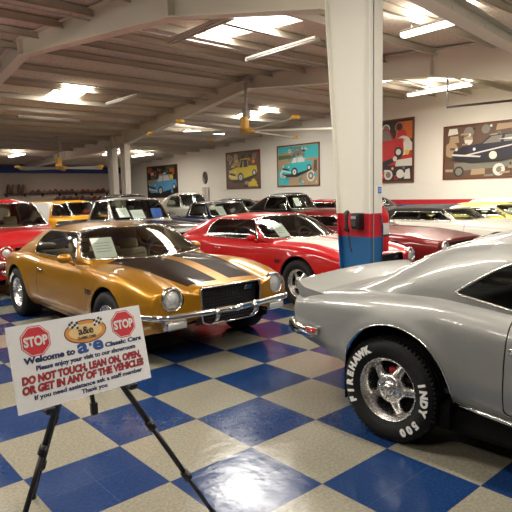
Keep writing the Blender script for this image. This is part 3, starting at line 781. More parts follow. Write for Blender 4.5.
# ------------------------------------------------------------------ room
T = .6096; XW, YB, XL, YF = 17.0, 30.6, -13.0, -9.0
def struct(name, bm, m, smooth=False): return obj(name, bm, m, None, smooth, kind='structure')
def checker():
    m, nt, b = nodes('checker_floor'); N = nt.nodes; L = nt.links
    tc = N.new('ShaderNodeTexCoord'); sep = N.new('ShaderNodeSeparateXYZ'); L.new(tc.outputs['Object'], sep.inputs[0])
    def M(op, a, b_=None):
        n = N.new('ShaderNodeMath'); n.operation = op
        for i, v in enumerate((a, b_)):
            if v is None: continue
            if isinstance(v, (int, float)): n.inputs[i].default_value = v
            else: L.new(v, n.inputs[i])
        return n.outputs[0]
    u = M('DIVIDE', sep.outputs[0], T); v = M('DIVIDE', sep.outputs[1], T)
    par = M('FLOORED_MODULO', M('ADD', M('FLOOR', u), M('FLOOR', v)), 2)
    no = N.new('ShaderNodeTexNoise'); no.inputs['Scale'].default_value = 55; no.inputs['Detail'].default_value = 6; L.new(tc.outputs['Object'], no.inputs[0])
    n2 = N.new('ShaderNodeTexNoise'); n2.inputs['Scale'].default_value = 2.2; n2.inputs['Detail'].default_value = 4; L.new(tc.outputs['Object'], n2.inputs[0])
    def ramp(src, c0, c1, p0=.35, p1=.65):
        r = N.new('ShaderNodeValToRGB'); e = r.color_ramp.elements; e[0].position = p0; e[0].color = (*c0,1); e[1].position = p1; e[1].color = (*c1,1); L.new(src, r.inputs[0]); return r.outputs[0]
    beige = ramp(no.outputs['Fac'], (.19,.178,.138), (.265,.25,.20)); blue = ramp(no.outputs['Fac'], (.007,.026,.098), (.013,.040,.130))
    mx = N.new('ShaderNodeMix'); mx.data_type = 'RGBA'; L.new(par, mx.inputs[0]); L.new(beige, mx.inputs[6]); L.new(blue, mx.inputs[7])
    # fine seams between the 12 inch tiles, paler scuffs
    def seam(t, w):
        f = M('FRACT', t); d = M('MINIMUM', f, M('SUBTRACT', 1, f)); return M('LESS_THAN', d, w)
    s1 = M('MAXIMUM', seam(u, .004), seam(v, .004)); s2 = M('MAXIMUM', seam(M('MULTIPLY', u, 2), .004), seam(M('MULTIPLY', v, 2), .004))
    m2 = N.new('ShaderNodeMix'); m2.data_type = 'RGBA'; m2.inputs[7].default_value = (.09,.12,.2,1)
    n3 = N.new('ShaderNodeTexNoise'); n3.inputs['Scale'].default_value = .9; L.new(tc.outputs['Object'], n3.inputs[0])
    L.new(M('MULTIPLY', M('MULTIPLY', s2, M('GREATER_THAN', n3.outputs['Fac'], .53)), .55), m2.inputs[0]); L.new(mx.outputs[2], m2.inputs[6])
    m3 = N.new('ShaderNodeMix'); m3.data_type = 'RGBA'; m3.inputs[7].default_value = (.05,.045,.04,1); L.new(M('MULTIPLY', s1, .4), m3.inputs[0]); L.new(m2.outputs[2], m3.inputs[6])
    L.new(m3.outputs[2], b.inputs['Base Color'])
    mr = N.new('ShaderNodeMapRange'); mr.inputs[1].default_value = .35; mr.inputs[2].default_value = .7; mr.inputs[3].default_value = .10; mr.inputs[4].default_value = .26; L.new(n2.outputs['Fac'], mr.inputs[0]); L.new(mr.outputs[0], b.inputs['Roughness'])
    b.inputs['Specular IOR Level'].default_value = .5
    bp = N.new('ShaderNodeBump'); bp.inputs['Strength'].default_value = .12; bp.inputs['Distance'].default_value = .02
    n4 = N.new('ShaderNodeTexNoise'); n4.inputs['Scale'].default_value = 9; L.new(tc.outputs['Object'], n4.inputs[0]); L.new(n4.outputs['Fac'], bp.inputs['Height']); L.new(bp.outputs[0], b.inputs['Normal'])
    return m
b = bmesh.new(); box(b, (XL,YF,-.1), (XW+.2,YB+.2,0)); struct('floor', b, checker())
def wallmat(name, bands, base, rough=.7):
    """horizontal paint bands by height: [(z_top, colour)...] from the floor up"""
    m, nt, b = nodes(name); N = nt.nodes; L = nt.links
    tc = N.new('ShaderNodeTexCoord'); sep = N.new('ShaderNodeSeparateXYZ'); L.new(tc.outputs['Object'], sep.inputs[0])
    cur = None
    for zt, c in sorted(bands, reverse=True):
        lt = N.new('ShaderNodeMath'); lt.operation = 'LESS_THAN'; lt.inputs[1].default_value = zt; L.new(sep.outputs[2], lt.inputs[0])
        mx = N.new('ShaderNodeMix'); mx.data_type = 'RGBA'; L.new(lt.outputs[0], mx.inputs[0]); mx.inputs[7].default_value = (*c,1)
        if cur is None: mx.inputs[6].default_value = (*base,1)
        else: L.new(cur, mx.inputs[6])
        cur = mx.outputs[2]
    if cur: L.new(cur, b.inputs['Base Color'])
    else: b.inputs['Base Color'].default_value = (*base,1)
    b.inputs['Roughness'].default_value = rough
    no = N.new('ShaderNodeTexNoise'); no.inputs['Scale'].default_value = 8; L.new(tc.outputs['Object'], no.inputs[0])
    bp = N.new('ShaderNodeBump'); bp.inputs['Strength'].default_value = .1; L.new(no.outputs['Fac'], bp.inputs['Height']); L.new(bp.outputs[0], b.inputs['Normal'])
    return m
REDB, BLUB = (.42,.010,.022), (.012,.09,.32)
WALLR = wallmat('painted_wall', [(1.24, REDB), (1.055, BLUB)], (.72,.69,.62))
roofpts = [(YF,3.95), (.1,4.42), (9.8,5.22), (18.4,4.28), (YB,3.72)]
def zr(y):
    for (a, za), (b_, zb) in zip(roofpts, roofpts[1:]):
        if a <= y <= b_: return za+(zb-za)*(y-a)/(b_-a)
    return roofpts[-1][1]
b = bmesh.new(); prism(b, [(YF,0)]+[(YB,0)]+[(y,z+.05) for y, z in roofpts[::-1]], XW, XW+.15, 0); struct('wall_right', b, WALLR)
BWALL = wallmat('back_wall_paint', [], (.36,.29,.24)); b = bmesh.new(); box(b, (XL,YB,0), (XW,YB+.15,3.75)); struct('wall_back', b, BWALL)
b = bmesh.new(); box(b, (XL,YB-.25,3.12), (XW,YB,3.50)); struct('trim_1', b, mat('blue_band', (.006,.03,.16), .6))
b = bmesh.new(); prism(b, [(YF,0)]+[(YB,0)]+[(y,z+.05) for y, z in roofpts[::-1]], XL-.15, XL, 0); struct('wall_left', b, wallmat('left_wall_paint', [(1.24, REDB), (1.055, BLUB)], (.55,.50,.42)))
b = bmesh.new(); box(b, (XL,YF-.15,0), (XW,YF,4.0)); struct('wall_front', b, wallmat('front_wall_paint', [], (.30,.27,.23)))
# roof deck with skylight openings
m, nt, bb = nodes('roof_deck'); tc = nt.nodes.new('ShaderNodeTexCoord'); wv = nt.nodes.new('ShaderNodeTexVoronoi'); wv.inputs['Scale'].default_value = 14
nt.links.new(tc.outputs['Object'], wv.inputs[0]); rp = nt.nodes.new('ShaderNodeValToRGB'); rp.color_ramp.elements[0].color = (.38,.33,.28,1); rp.color_ramp.elements[1].color = (.64,.57,.48,1); rp.color_ramp.elements[1].position = .45
nt.links.new(wv.outputs['Distance'], rp.inputs[0]); nt.links.new(rp.outputs[0], bb.inputs['Base Color']); bb.inputs['Roughness'].default_value = .8
DECK = m
SKY = [(5.65,6.65,4.05,6.3), (5.6,6.6,12.6,14.6), (13.3,14.3,12.6,14.6), (13.3,14.3,4.05,6.0), (-2.0,-1.0,4.05,6.3), (-2,-1,12.6,14.6)]   # x0,x1,y0,y1
b = bmesh.new(); xs = sorted({XL,XW}|{s[0] for s in SKY}|{s[1] for s in SKY}); ys_ = sorted({p[0] for p in roofpts}|{s[2] for s in SKY}|{s[3] for s in SKY})
for x0, x1 in zip(xs, xs[1:]):
    for y0, y1 in zip(ys_, ys_[1:]):
        cx, cy = (x0+x1)/2, (y0+y1)/2
        if any(s[0] < cx < s[1] and s[2] < cy < s[3] for s in SKY): continue
        t = bmesh.new(); v = [t.verts.new(p) for p in ((x0,y0,zr(y0)),(x1,y0,zr(y0)),(x1,y1,zr(y1)),(x0,y1,zr(y1)),(x0,y0,zr(y0)+.06),(x1,y0,zr(y0)+.06),(x1,y1,zr(y1)+.06),(x0,y1,zr(y1)+.06))]
        for f in ((0,1,2,3),(7,6,5,4),(0,4,5,1),(1,5,6,2),(2,6,7,3),(3,7,4,0)): t.faces.new([v[i] for i in f])
        bmesh.ops.recalc_face_normals(t, faces=t.faces); merge(b, t)
ceil = struct('ceiling', b, DECK)
SKM = mat('skylight_panel', (.9,.9,.9), .6, emit=(1,.97,.90), es=9)
for i, (x0, x1, y0, y1) in enumerate(SKY):
    b = bmesh.new(); v = [b.verts.new(p) for p in ((x0,y0,zr(y0)+.05),(x1,y0,zr(y0)+.05),(x1,y1,zr(y1)+.05),(x0,y1,zr(y1)+.05))]; b.faces.new(v[::-1])
    g = bmesh.ops.extrude_face_region(b, geom=b.faces[:]); bmesh.ops.translate(b, verts=[e for e in g['geom'] if isinstance(e, bmesh.types.BMVert)], vec=(0,0,.02)); bmesh.ops.recalc_face_normals(b, faces=b.faces)
    o = struct('window_%d' % (i+1), b, SKM)
BEAM = mat('cream_steel', (.72,.67,.56), .55, bump=.1, bscale=20); PURL = mat('purlin_paint', (.60,.54,.45), .6)
# purlins run along x, one channel each
y = .9
while y < YB-.3:
    if abs(y-9.8) > .3:
        b = bmesh.new(); z = zr(y); box(b, (XL,y,z-.17), (XW,y+.012,z)); box(b, (XL,y-.06,z-.17), (XW,y,z-.158)); box(b, (XL,y,z-.012), (XW,y+.06,z))
        box(b, (XL,y-.06,z-.17), (XW,y-.05,z-.15)); o = obj('purlin', b, PURL, ceil, smooth=False)
    y += 1.32
# rafters: tapered I beams in the y direction
def rafter(xc, prof, w=.20):
    """prof: (y, depth)"""
    b = bmesh.new(); up = [(y, zr(y)-.03) for y, d in prof]; lo = [(y, zr(y)-.03-d) for y, d in prof]
    for (a, c), (p, q) in (((up[i], up[i+1]), (lo[i], lo[i+1])) for i in range(len(prof)-1)):
        prism(b, [a, c, q, p], xc-.006, xc+.006, 0)
        prism(b, [a, c, (c[0],c[1]-.015), (a[0],a[1]-.015)], xc-w/2, xc+w/2, 0); prism(b, [p, q, (q[0],q[1]-.018), (p[0],p[1]-.018)], xc-w/2, xc+w/2, 0)
    for y, d in prof[1:-1]:
        box(b, (xc-w/2,y-.012,zr(y)-.03-d), (xc+w/2,y+.012,zr(y)-.03))
    return obj('rafter', b, BEAM, ceil, smooth=False)
for xc in (3.54, 10.3): rafter(xc, [(.75,.95),(3.6,.56),(9.8,.37),(18.0,.52),(18.9,.55),(24.5,.42),(YB,.38)], .24)
rafter(-3.3, [(.75,.78),(3.6,.34),(9.8,.26),(18.0,.42),(18.9,.45),(YB,.25)], .24)
# girder above the aisle, seen top right
b = bmesh.new(); GM = Matrix.Translation((3.7,.04,0)) @ Matrix.Rotation(R(6.3), 4, 'Z')
box(b, (0,-.01,3.56), (13.2,.01,3.74), 0, GM); box(b, (0,-.10,3.55), (13.2,.10,3.562), 0, GM); box(b, (0,-.10,3.735), (13.2,.10,3.747), 0, GM)
for k in range(26): box(b, (.3+.5*k,-.02,3.64), (.33+.5*k,-.01,3.67), 0, GM)
tag(obj('steel_girder', b, BEAM, None, smooth=False), 'cream steel girder crossing the top right corner from the painted column', 'girder')
# columns
def column(x, y0, zt, d0, d1, w, m, lab, flip=1):
    c = thing('steel_column', lab, 'column', (x,y0,0))
    b = bmesh.new(); t = .014
    box(b, (-w/2,0,0), (w/2,t*flip,zt))
    prism(b, [(d0*flip,0),((d0+t)*flip,0),((d1+t)*flip,zt),(d1*flip,zt)], -w/2, w/2, 0)
    prism(b, [(0,0),(d0*flip,0),(d1*flip,zt),(0,zt)], -w*.26, -w*.2, 0)
    obj('shaft', b, m, c, smooth=False)
    b = bmesh.new(); box(b, (-w/2-.04,-.04*flip,0), (w/2+.04,(d0+.06)*flip,.02)); obj('base_plate', b, m, c, smooth=False)
    return c
COLM = wallmat('column_paint', [(1.395, REDB), (1.16, (.010,.10,.27))], (.76,.74,.67), .5)
c = column(3.495, .10, 4.25, .31, .60, .20, COLM, 'white steel column with red and blue painted base in front of the red coupes')
b = bmesh.new(); box(b, (-.045,-.005,0), (-.039,0,4.2)); obj('conduit', b, STEEL, c)
b = bmesh.new(); box(b, (.02,-.004,1.585), (.085,0,1.66)); o = obj('notice_sticker', b, WHITEP, c, smooth=False)
b = bmesh.new(); box(b, (.025,-.006,1.59), (.08,-.004,1.655)); box(b, (.035,-.008,1.61), (.07,-.006,1.616),mi=1); box(b, (.035,-.008,1.63), (.07,-.006,1.636),mi=1); obj('sticker_print', b, [mat('blue_print', (.02,.12,.5), .5), WHITEP], o, smooth=False)
column(10.3, 18.25, 3.85, .30, .42, .25, mat('column_white', (.62,.58,.50), .5), 'white tapered column, right one of the pair in the background', -1)
column(10.3, 18.95, 3.85, .30, .55, .25, MATS['column_white'], 'white tapered column, left one of the pair in the background', 1)
# telephone
ph = thing('wall_telephone', 'black wall telephone mounted on the red band of the column', 'telephone', (3.405,.275,1.32)); ph.scale = (.8,.8,.8)
b = bmesh.new(); box(b, (-.06,-.085,-.10), (.06,.03,.10), .012); box(b, (-.085,-.075,-.07), (-.05,.02,.08), .01); obj('base', b, BLACK, ph)
b = bmesh.new(); box(b, (-.092,-.06,.03), (-.084,.01,.065)); obj('display', b, mat('grey_display', (.35,.38,.40), .3), ph, smooth=False)
b = bmesh.new()
for i in range(4):
    for j in range(3): box(b, (-.093,-.055+j*.024,-.055+i*.018), (-.084,-.038+j*.024,-.043+i*.018))
obj('keypad', b, mat('key_grey', (.08,.08,.085), .5), ph, smooth=False)
b = bmesh.new(); tube(b, [(-.07,.075,.11),(-.10,.075,.10),(-.095,.075,.04),(-.095,.075,-.05),(-.10,.075,-.10),(-.07,.075,-.11)], [.03,.032,.02,.02,.032,.03], n=10); obj('handset', b, BLACK, ph)
b = bmesh.new(); pts = [(-.07+.012*math.cos(k*1.3), .06-.05*math.sin(PI*k/60)*0+(.045*(1-math.cos(2*PI*k/60))*-.5), -.12-.26*math.sin(PI*k/60)+.012*math.sin(k*1.3)) for k in range(61)]
tube(b, pts, .005, n=5); obj('coiled_cord', b, BLACK, ph)
# cable hanging on the column flange
b = bmesh.new(); tube(b, [(3.555,.085,1.38),(3.57,.075,1.25),(3.56,.07,1.05),(3.55,.08,.80),(3.55,.085,.62)], .008, n=6); box(b, (3.525,.06,.72), (3.58,.098,.84), .01)
tag(obj('hanging_cable', b, mat('dark_blue_cable', (.01,.03,.09), .5), None), 'dark cable with plug hanging down the blue face of the column', 'cable')
# fire extinguisher
fe = thing('fire_extinguisher', 'red fire extinguisher hung on the right side of the painted column', 'fire extinguisher', (3.70,.17,1.0))
b = bmesh.new(); lathe(b, [(.001,0),(.058,0),(.064,.012),(.064,.34),(.058,.385),(.035,.42),(.02,.435),(.02,.46)], 28, 'Z'); obj('cylinder', b, paint('extinguisher_red', (.55,.012,.02), 0), fe)
b = bmesh.new(); lathe(b, [(.0655,.17),(.0655,.29)], 28, 'Z'); obj('label', b, mat('label_grey', (.62,.62,.60), .5), fe)
b = bmesh.new(); box(b, (-.02,-.03,.455), (.02,.03,.50), .008); box(b, (-.015,-.10,.50), (.015,.02,.512), .004, Matrix.Rotation(R(-8),4,'X')); box(b, (-.012,-.09,.472), (.012,-.02,.482), .003); obj('valve', b, CHROME, fe)
b = bmesh.new(); tube(b, [(0,.03,.47),(.05,.06,.46),(.085,.03,.40),(.085,0,.25),(.082,-.01,.10)], [.011]*4+[.016]); obj('hose', b, BLACK, fe)
b = bmesh.new(); box(b, (-.075,-.068,.16), (.07,.068,.175)); box(b, (-.075,-.02,.05), (-.066,.02,.45)); obj('bracket', b, BLACK, fe, smooth=False)
# ------------------------------------------------------------------ posters
FRAME = mat('wooden_frame', (.13,.04,.018), .4)
def pcol(n, c): return mat('print_'+n, c, .5)
PC = dict(k=(.02,.018,.016), r=(.45,.02,.02), y=(.62,.48,.03), t=(.03,.42,.46), b=(.10,.32,.55), w=(.62,.60,.54), o=(.50,.12,.02), g=(.18,.17,.14), br=(.10,.055,.035), n=(.02,.018,.035), tan=(.35,.25,.15), gr=(.06,.12,.06))
PK = list(PC)
def poster(name, lab, y0, y1, z0, z1, bg, shapes, grp=None):
    """y0 > y1: left and right edge; shapes in u (0..1 left to right), v (0..1 up)"""
    W_, H_ = y0-y1, z1-z0
    o = thing('framed_poster', lab, 'poster', (XW,(y0+y1)/2,(z0+z1)/2), 0, grp)
    b = bmesh.new(); f = .055
    for a, c in (((-W_/2,-H_/2),(W_/2,-H_/2+f)),((-W_/2,H_/2-f),(W_/2,H_/2)),((-W_/2,-H_/2),(-W_/2+f,H_/2)),((W_/2-f,-H_/2),(W_/2,H_/2))):
        box(b, (-.045,a[0],a[1]), (-.002,c[0],c[1]), .006)
    obj('frame', b, FRAME, o)
    b = bmesh.new(); box(b, (-.02,-W_/2+.02,-H_/2+.02), (-.004,W_/2-.02,H_/2-.02), mi=PK.index(bg))
    lay = 0
    for s in shapes:
        c, pts = s; lay += 1
        if isinstance(pts, tuple) and pts[0] == 'c':
            _, u, v, r = pts[:4]; pts = [(u+r*math.cos(a*PI/8)*H_/W_, v+r*math.sin(a*PI/8)) for a in range(16)]
        q = [b.verts.new((-.0205-.00025*lay, W_/2-min(.975, max(.025, u))*W_, -H_/2+min(.965, max(.035, v))*H_)) for u, v in pts]
        fc = b.faces.new(q[::-1]); fc.material_index = PK.index(c)
    obj('print', b, [pcol(k, PC[k]) for k in PK], o, smooth=False)
    return o
def pcar(c, u, v, s, glassc='k', wheel_='w', sy=1.5, pick=False, flip=1):
    """three quarter view of a car as flat printed shapes"""
    P = lambda pts: [(u+flip*s*x, v+s*y*sy) for x, y in pts]
    top_ = [(.30,.33),(.40,.50),(.72,.52),(.80,.36)] if not pick else [(.38,.33),(.44,.56),(.68,.57),(.70,.34)]
    return [('k', P([(0,.0),(.2,-.09),(.5,-.09),(.95,.08),(1.0,.16),(.1,.1)])),
        (c, P([(.0,.08),(.02,.20),(.12,.29),(.30,.34),(.80,.37),(.98,.36),(1.0,.20),(.96,.13),(.42,.0),(.08,.0)])),
        (c, P(top_)), (glassc, P([(x*.9+.055, y*.9+.03) for x, y in top_])), (c, P([(.50,.33),(.52,.50),(.545,.50),(.53,.33)])),
        ('w', P([(.0,.10),(.30,.03),(.31,.06),(.01,.14)])), ('k', P([(.03,.15),(.25,.10),(.25,.15),(.04,.20)])),
        ('k', ('c', u+flip*s*.43, v+s*.06*sy, s*.15)), (wheel_, ('c', u+flip*s*.43, v+s*.06*sy, s*.09)), ('g', ('c', u+flip*s*.43, v+s*.06*sy, s*.03)),
        ('k', ('c', u+flip*s*.90, v+s*.17*sy, s*.10)), (wheel_, ('c', u+flip*s*.90, v+s*.17*sy, s*.06)), ('w', ('c', u+flip*s*.05, v+s*.24*sy, s*.035)), ('w', ('c', u+flip*s*.24, v+s*.22*sy, s*.035))]
def blobs(seed, n, cols, area, r=(.04,.09)):
    rnd = random.Random(seed); out = []
    for i in range(n):
        u = rnd.uniform(area[0], area[2]); v = rnd.uniform(area[1], area[3]); rr = rnd.uniform(*r); c = rnd.choice(cols)
        if rnd.random() < .5: out.append((c, ('c', u, v, rr))); out.append((rnd.choice(cols), ('c', u, v, rr*.6)))
        else:
            a = rnd.uniform(-.3, .3); out.append((c, [(u-rr,v-rr*.6),(u+rr,v-rr*.6+a*rr),(u+rr*1.1,v+rr*.6),(u-rr*.8,v+rr*.6-a*rr)]))
    return out
poster('p', 'framed poster of a light blue vintage car, farthest left on the long wall', 27.85, 24.3, 1.45, 3.43, 'k',
    blobs(11, 20, ['g','w','b','gr'], (.08,.05,.92,.4), (.02,.05))+blobs(1, 24, ['g','w','k','gr','o'], (.08,.6,.92,.92))+[('o', [(.04,.78),(.16,.78),(.18,.95),(.04,.95)]), ('y', ('c',.82,.62,.09)), ('tan', [(.03,.42),(.4,.5),(.4,.6),(.03,.56)])]+pcar('b', .05, .16, .93, 'w', sy=1.15)+[('b', ('c',.82,.2,.06))])
poster('p', 'framed poster of a yellow pickup truck on a dark background', 19.63, 16.93, 1.84, 3.74, 'br',
    blobs(2, 28, ['tan','g','k','r','y'], (.08,.6,.92,.92))+blobs(22, 8, ['y','tan','k'], (.5,.06,.92,.2))+pcar('y', .08, .25, .84, 'k', pick=True, sy=1.15)+[('y', [(.66,.06),(.9,.06),(.9,.2),(.68,.18)])])
poster('p', 'framed poster of a teal convertible, above the black rounded old coupe', 15.72, 13.03, 1.87, 3.77, 'tan',
    [('t', [(.03,.8),(.4,.86),(.6,.96),(.03,.96)]), ('t', [(.66,.66),(.97,.66),(.97,.95),(.6,.95)]), ('g', [(.35,.72),(.6,.74),(.62,.93),(.42,.93)]), ('gr', [(.03,.66),(.4,.68),(.36,.76),(.03,.76)]), ('t', [(.03,.04),(.28,.04),(.3,.3),(.1,.42),(.03,.4)]), ('w', ('c',.14,.3,.1)), ('w', ('c',.8,.24,.13)), ('g', ('c',.8,.24,.09)), ('w', ('c',.8,.24,.04)), ('br', [(.86,.35),(.94,.35),(.94,.6),(.88,.6)]), ('t', [(.5,.04),(.64,.04),(.6,.12)])]+blobs(31, 22, ['g','w','t','tan','k'], (.3,.62,.7,.93), (.02,.05))+blobs(32, 18, ['w','g','t','br'], (.05,.06,.95,.4), (.015,.04))+pcar('t', .12, .3, .72, 'w', sy=1.1))
poster('p', 'framed poster of a red car with gauges, partly hidden by the column', 11.3, 8.33, 1.88, 4.28, 'k',
    [('r', [(.45,.28),(.97,.28),(.97,.6),(.45,.62)]), ('o', [(.72,.68),(.97,.68),(.97,.95),(.76,.95)]), ('w', ('c',.42,.86,.075)), ('g', ('c',.42,.86,.055)), ('w', ('c',.58,.86,.075)), ('g', ('c',.58,.86,.055)), ('o', ('c',.78,.87,.08)), ('k', ('c',.78,.87,.06)), ('r', ('c',.82,.74,.09)),
     ('w', ('c',.84,.58,.15)), ('tan', ('c',.80,.58,.12)), ('w', [(.80,.5),(.97,.5),(.97,.62),(.86,.66)]), ('w', [(.72,.26),(.97,.26),(.97,.38),(.74,.36)])]+pcar('r', .05, .3, .80, 'g', sy=1.35)+blobs(41, 20, ['w','r','k','g'], (.3,.06,.95,.24), (.015,.04))+[('w', ('c',.72,.38,.04)),('y', ('c',.90,.47,.04)),('y', [(.3,.05),(.36,.05),(.36,.2),(.32,.2)]), ('r', ('c',.5,.13,.08)), ('w', ('c',.5,.13,.04)), ('w', ('c',.62,.13,.08)), ('g', ('c',.62,.13,.05)), ('w', ('c',.8,.14,.07)), ('w', [(.86,.06),(.95,.06),(.94,.22),(.88,.2)])])
poster('p', 'large framed poster of a dark vintage car on a brown collage', 7.15, 2.9, 1.93, 3.78, 'br',
    [('tan', ('c',.07,.55,.14)), ('w', [(.04,.82),(.13,.84),(.12,.94),(.05,.94)]), ('tan', [(.05,.66),(.14,.68),(.13,.8),(.06,.8)]), ('g', ('c',.22,.85,.10)), ('w', ('c',.22,.70,.08)), ('g', ('c',.36,.88,.08)), ('tan', [(.44,.84),(.58,.86),(.58,.95),(.45,.95)]), ('g', [(.1,.3),(.6,.35),(.6,.2),(.1,.15)]), ('k', ('c',.14,.14,.10)), ('g', ('c',.14,.14,.07)), ('tan', [(.24,.07),(.36,.08),(.36,.18),(.25,.18)]), ('w', ('c',.47,.15,.11)), ('g', ('c',.47,.15,.05)), ('tan', ('c',.68,.25,.11)), ('br', ('c',.68,.25,.08)), ('tan', ('c',.68,.25,.035)), ('g', [(.75,.05),(.95,.08),(.95,.3),(.8,.3)])]+blobs(5, 22, ['g','tan','w','k'], (.55,.7,.95,.92), (.02,.05))+blobs(51, 26, ['g','tan','w','k','br'], (.05,.05,.5,.93), (.015,.04))+blobs(52, 16, ['g','tan','k'], (.5,.06,.95,.32), (.015,.04))+pcar('n', .08, .36, .80, 'g', sy=1.0)+[('w', [(.46,.68),(.68,.72),(.72,.66),(.7,.64)]),('w', [(.2,.42),(.85,.66),(.85,.68),(.2,.445)]),('w', ('c',.43,.40,.06))])
def wy(px, v):   # place on the long wall
    return None
b = bmesh.new(); lathe(b, [(.34,0),(.34,-.05),(.30,-.06),(.28,-.04),(.001,-.04)], 36, 'X', Matrix.Diagonal((1,.62,1,1)), c0=True)
o = tag(obj('wall_clock', b, mat('bronze_plaque', (.07,.06,.05), .4), None), 'dark oval plaque on the white wall between two posters', 'plaque'); o.location = (XW-.001,21.55,2.52)
b = bmesh.new(); box(b, (-.10,-.28,-.6), (0,.28,.6), .01); box(b, (-.115,-.02,-.58), (-.1,.02,.58)); o = tag(obj('electrical_cabinet', b, STEEL, None), 'grey metal cabinet on the white wall under the oval plaque', 'cabinet'); o.location = (XW-.001,21.5,1.40)
# ------------------------------------------------------------------ shelf and small objects on the back wall
b = bmesh.new(); box(b, (9.0,YB-.35,1.86), (16.7,YB,1.90)); 
for k in range(8): box(b, (9.1+1.05*k,YB-.30,1.70), (9.13+1.05*k,YB,1.86))
tag(obj('wall_shelf', b, mat('dark_shelf', (.06,.02,.015), .6), None, smooth=False), 'long dark upper shelf on the far back wall', 'shelf')
b = bmesh.new(); box(b, (11.9,YB-.4,1.42), (16.7,YB,1.46))
for k in range(6): box(b, (12.0+.92*k,YB-.38,.0), (12.04+.92*k,YB-.34,1.42))
tag(obj('wall_shelf', b, MATS['dark_shelf'], None, smooth=False), 'lower dark shelf on legs against the far back wall', 'shelf')
def model(w, h, m):
    b = bmesh.new(); prism(b, [(-w/2,.05),(-w/2,.05+h*.35),(-w*.2,.05+h*.42),(-w*.08,.05+h*.8),(w*.2,.05+h*.8),(w*.32,.05+h*.45),(w/2,.05+h*.38),(w/2,.05)], -.09, .09, 1)
    for x in (-w*.3, w*.3):
        lathe(b, [(.001,-.1),(.055,-.1),(.055,.1),(.001,.1)], 12, 'Y', Matrix.Translation((x,0,.055)))
    return obj('model_car', b, m, None, smooth=False)
RM = [mat('toy_red', (.16,.02,.015), .4), mat('toy_brown', (.08,.035,.02), .5), mat('toy_tan', (.22,.12,.06), .5)]
protos = [model(.42,.26,RM[0]), model(.36,.32,RM[1]), model(.34,.22,RM[2])]
k = 0
for row, (z, xa, xb, n) in enumerate(((1.90,10.6,16.5,18), (1.46,12.1,16.5,12))):
    for i in range(n):
        p_ = protos[k % 3 if k % 5 else 0]
        if k < 3: o = protos[k]
        else: o = p_.copy(); COL.objects.link(o)
        o.location = (xa+(xb-xa)*i/(n-1), YB-.2, z); o.scale = [random.uniform(.72,.86)]*3
        tag(o, 'small toy car in the row on the upper back shelf' if row == 0 else 'small toy car in the row on the lower back shelf', 'toy car', 'toy cars on the upper shelf' if row == 0 else 'toy cars on the lower shelf'); k += 1
for i in range(4):
    b = bmesh.new(); lathe(b, [(.001,0),(.12,0),(.13,.1),(.10,.35),(.06,.42+.04*(i % 2)),(.07,.52),(.001,.55)], 16, 'Z')
    o = tag(obj('trophy_figure', b, RM[2 if i % 2 else 1], None), 'brown figure standing on the left end of the upper back shelf', 'figure', 'brown figures on the shelf end'); o.location = (9.25+.30*i, YB-.18, 1.90)
# ------------------------------------------------------------------ lights
TUBE = mat('lit_tube', (1,1,1), .5, emit=(1,.93,.80), es=10)
HOUS = mat('fixture_white', (.55,.52,.46), .5)
def fixture(x, y, z, L, ang, on, lab, w=.17, power=60, grp=None):
    o = thing('ceiling_light', lab, 'ceiling light', (x,y,z), ang, grp)
    b = bmesh.new(); box(b, (-L/2,-w/2,.02), (L/2,w/2,.07), .01); box(b, (-L/2,-w/2,-.012), (-L/2+.02,w/2,.03)); box(b, (L/2-.02,-w/2,-.012), (L/2,w/2,.03)); obj('housing', b, HOUS, o)
    if on:
        b = bmesh.new(); prism(b, [(-w*.5,.02),(-w*.46,-.02),(-w*.3,-.045),(w*.3,-.045),(w*.46,-.02),(w*.5,.02)], -L/2+.02, L/2-.02, 0); obj('diffuser', b, TUBE, o, sharp=60)
    for s in () if on else (-1, 1):
        b = bmesh.new(); tube(b, [(-L/2+.02,s*w*.27,0), (L/2-.02,s*w*.27,0)], .019, n=10); obj('tube', b, mat('unlit_tube', (.6,.56,.5), .3), o)
    for s in (-1, 1):
        b = bmesh.new(); tube(b, [(s*L*.35,0,.07), (s*L*.35,0,max(.09, zr(y)-.17-z))], .006, n=5); obj('hanger', b, STEEL, o)
    if on:
        ld = bpy.data.lights.new('tube_light', 'AREA'); ld.shape = 'RECTANGLE'; ld.size = L; ld.size_y = .1; ld.energy = power; ld.color = (1,.93,.81)
        lo = bpy.data.objects.new('tube_light', ld); COL.objects.link(lo); lo.parent = o; lo.location = (0,0,-.06); lo.visible_camera = False
        ld = bpy.data.lights.new('ceiling_fill', 'AREA'); ld.shape = 'RECTANGLE'; ld.size = L; ld.size_y = .1; ld.energy = power*.6; ld.color = (1,.93,.81)  # added upward fill above the closed housing, only brightens the roof
        lo = bpy.data.objects.new('ceiling_fill', ld); COL.objects.link(lo); lo.parent = o; lo.location = (0,0,.08); lo.rotation_euler = (PI,0,0); lo.visible_camera = False
    return o

FX = [ # x, y, length, lit, along y
 (7.95,24.5,1,'lit ceiling tube light at the far left near the back wall',2.1),(13.0,16.0,2,'lit ceiling tube light above the yellow pickup poster side of the hall'),(13.95,23.0,1,'lit ceiling tube light right of the background columns'),
 (7.45,1.88,1,'bright tube light right of the column under the girder',1.2),(11.5,5.1,1,'lit tube light lower of the row above the red car poster',1.35),(14.45,5.9,1,'lit tube light just above the long dark car poster'),(12.1,6.6,1,'lit tube light partly behind the column near the roof beam',0.9),
 (5.3,1.2,1,'lit tube light at the top edge left of the column'),(5.08,5.2,0,'unlit grey tube light left of the large skylight',1.9),(7.25,5.3,0,'unlit tube light under the large skylight'),(7.5,12.7,0,'unlit tube light right of the left skylight'),(6.3,15.7,3,'unlit long tube light hanging along the beam at left'),
 (12.1,22.7,1,'lit tube light behind the pair of background columns'),(10.4,24.0,1,'lit tube light left of the pair of background columns')]
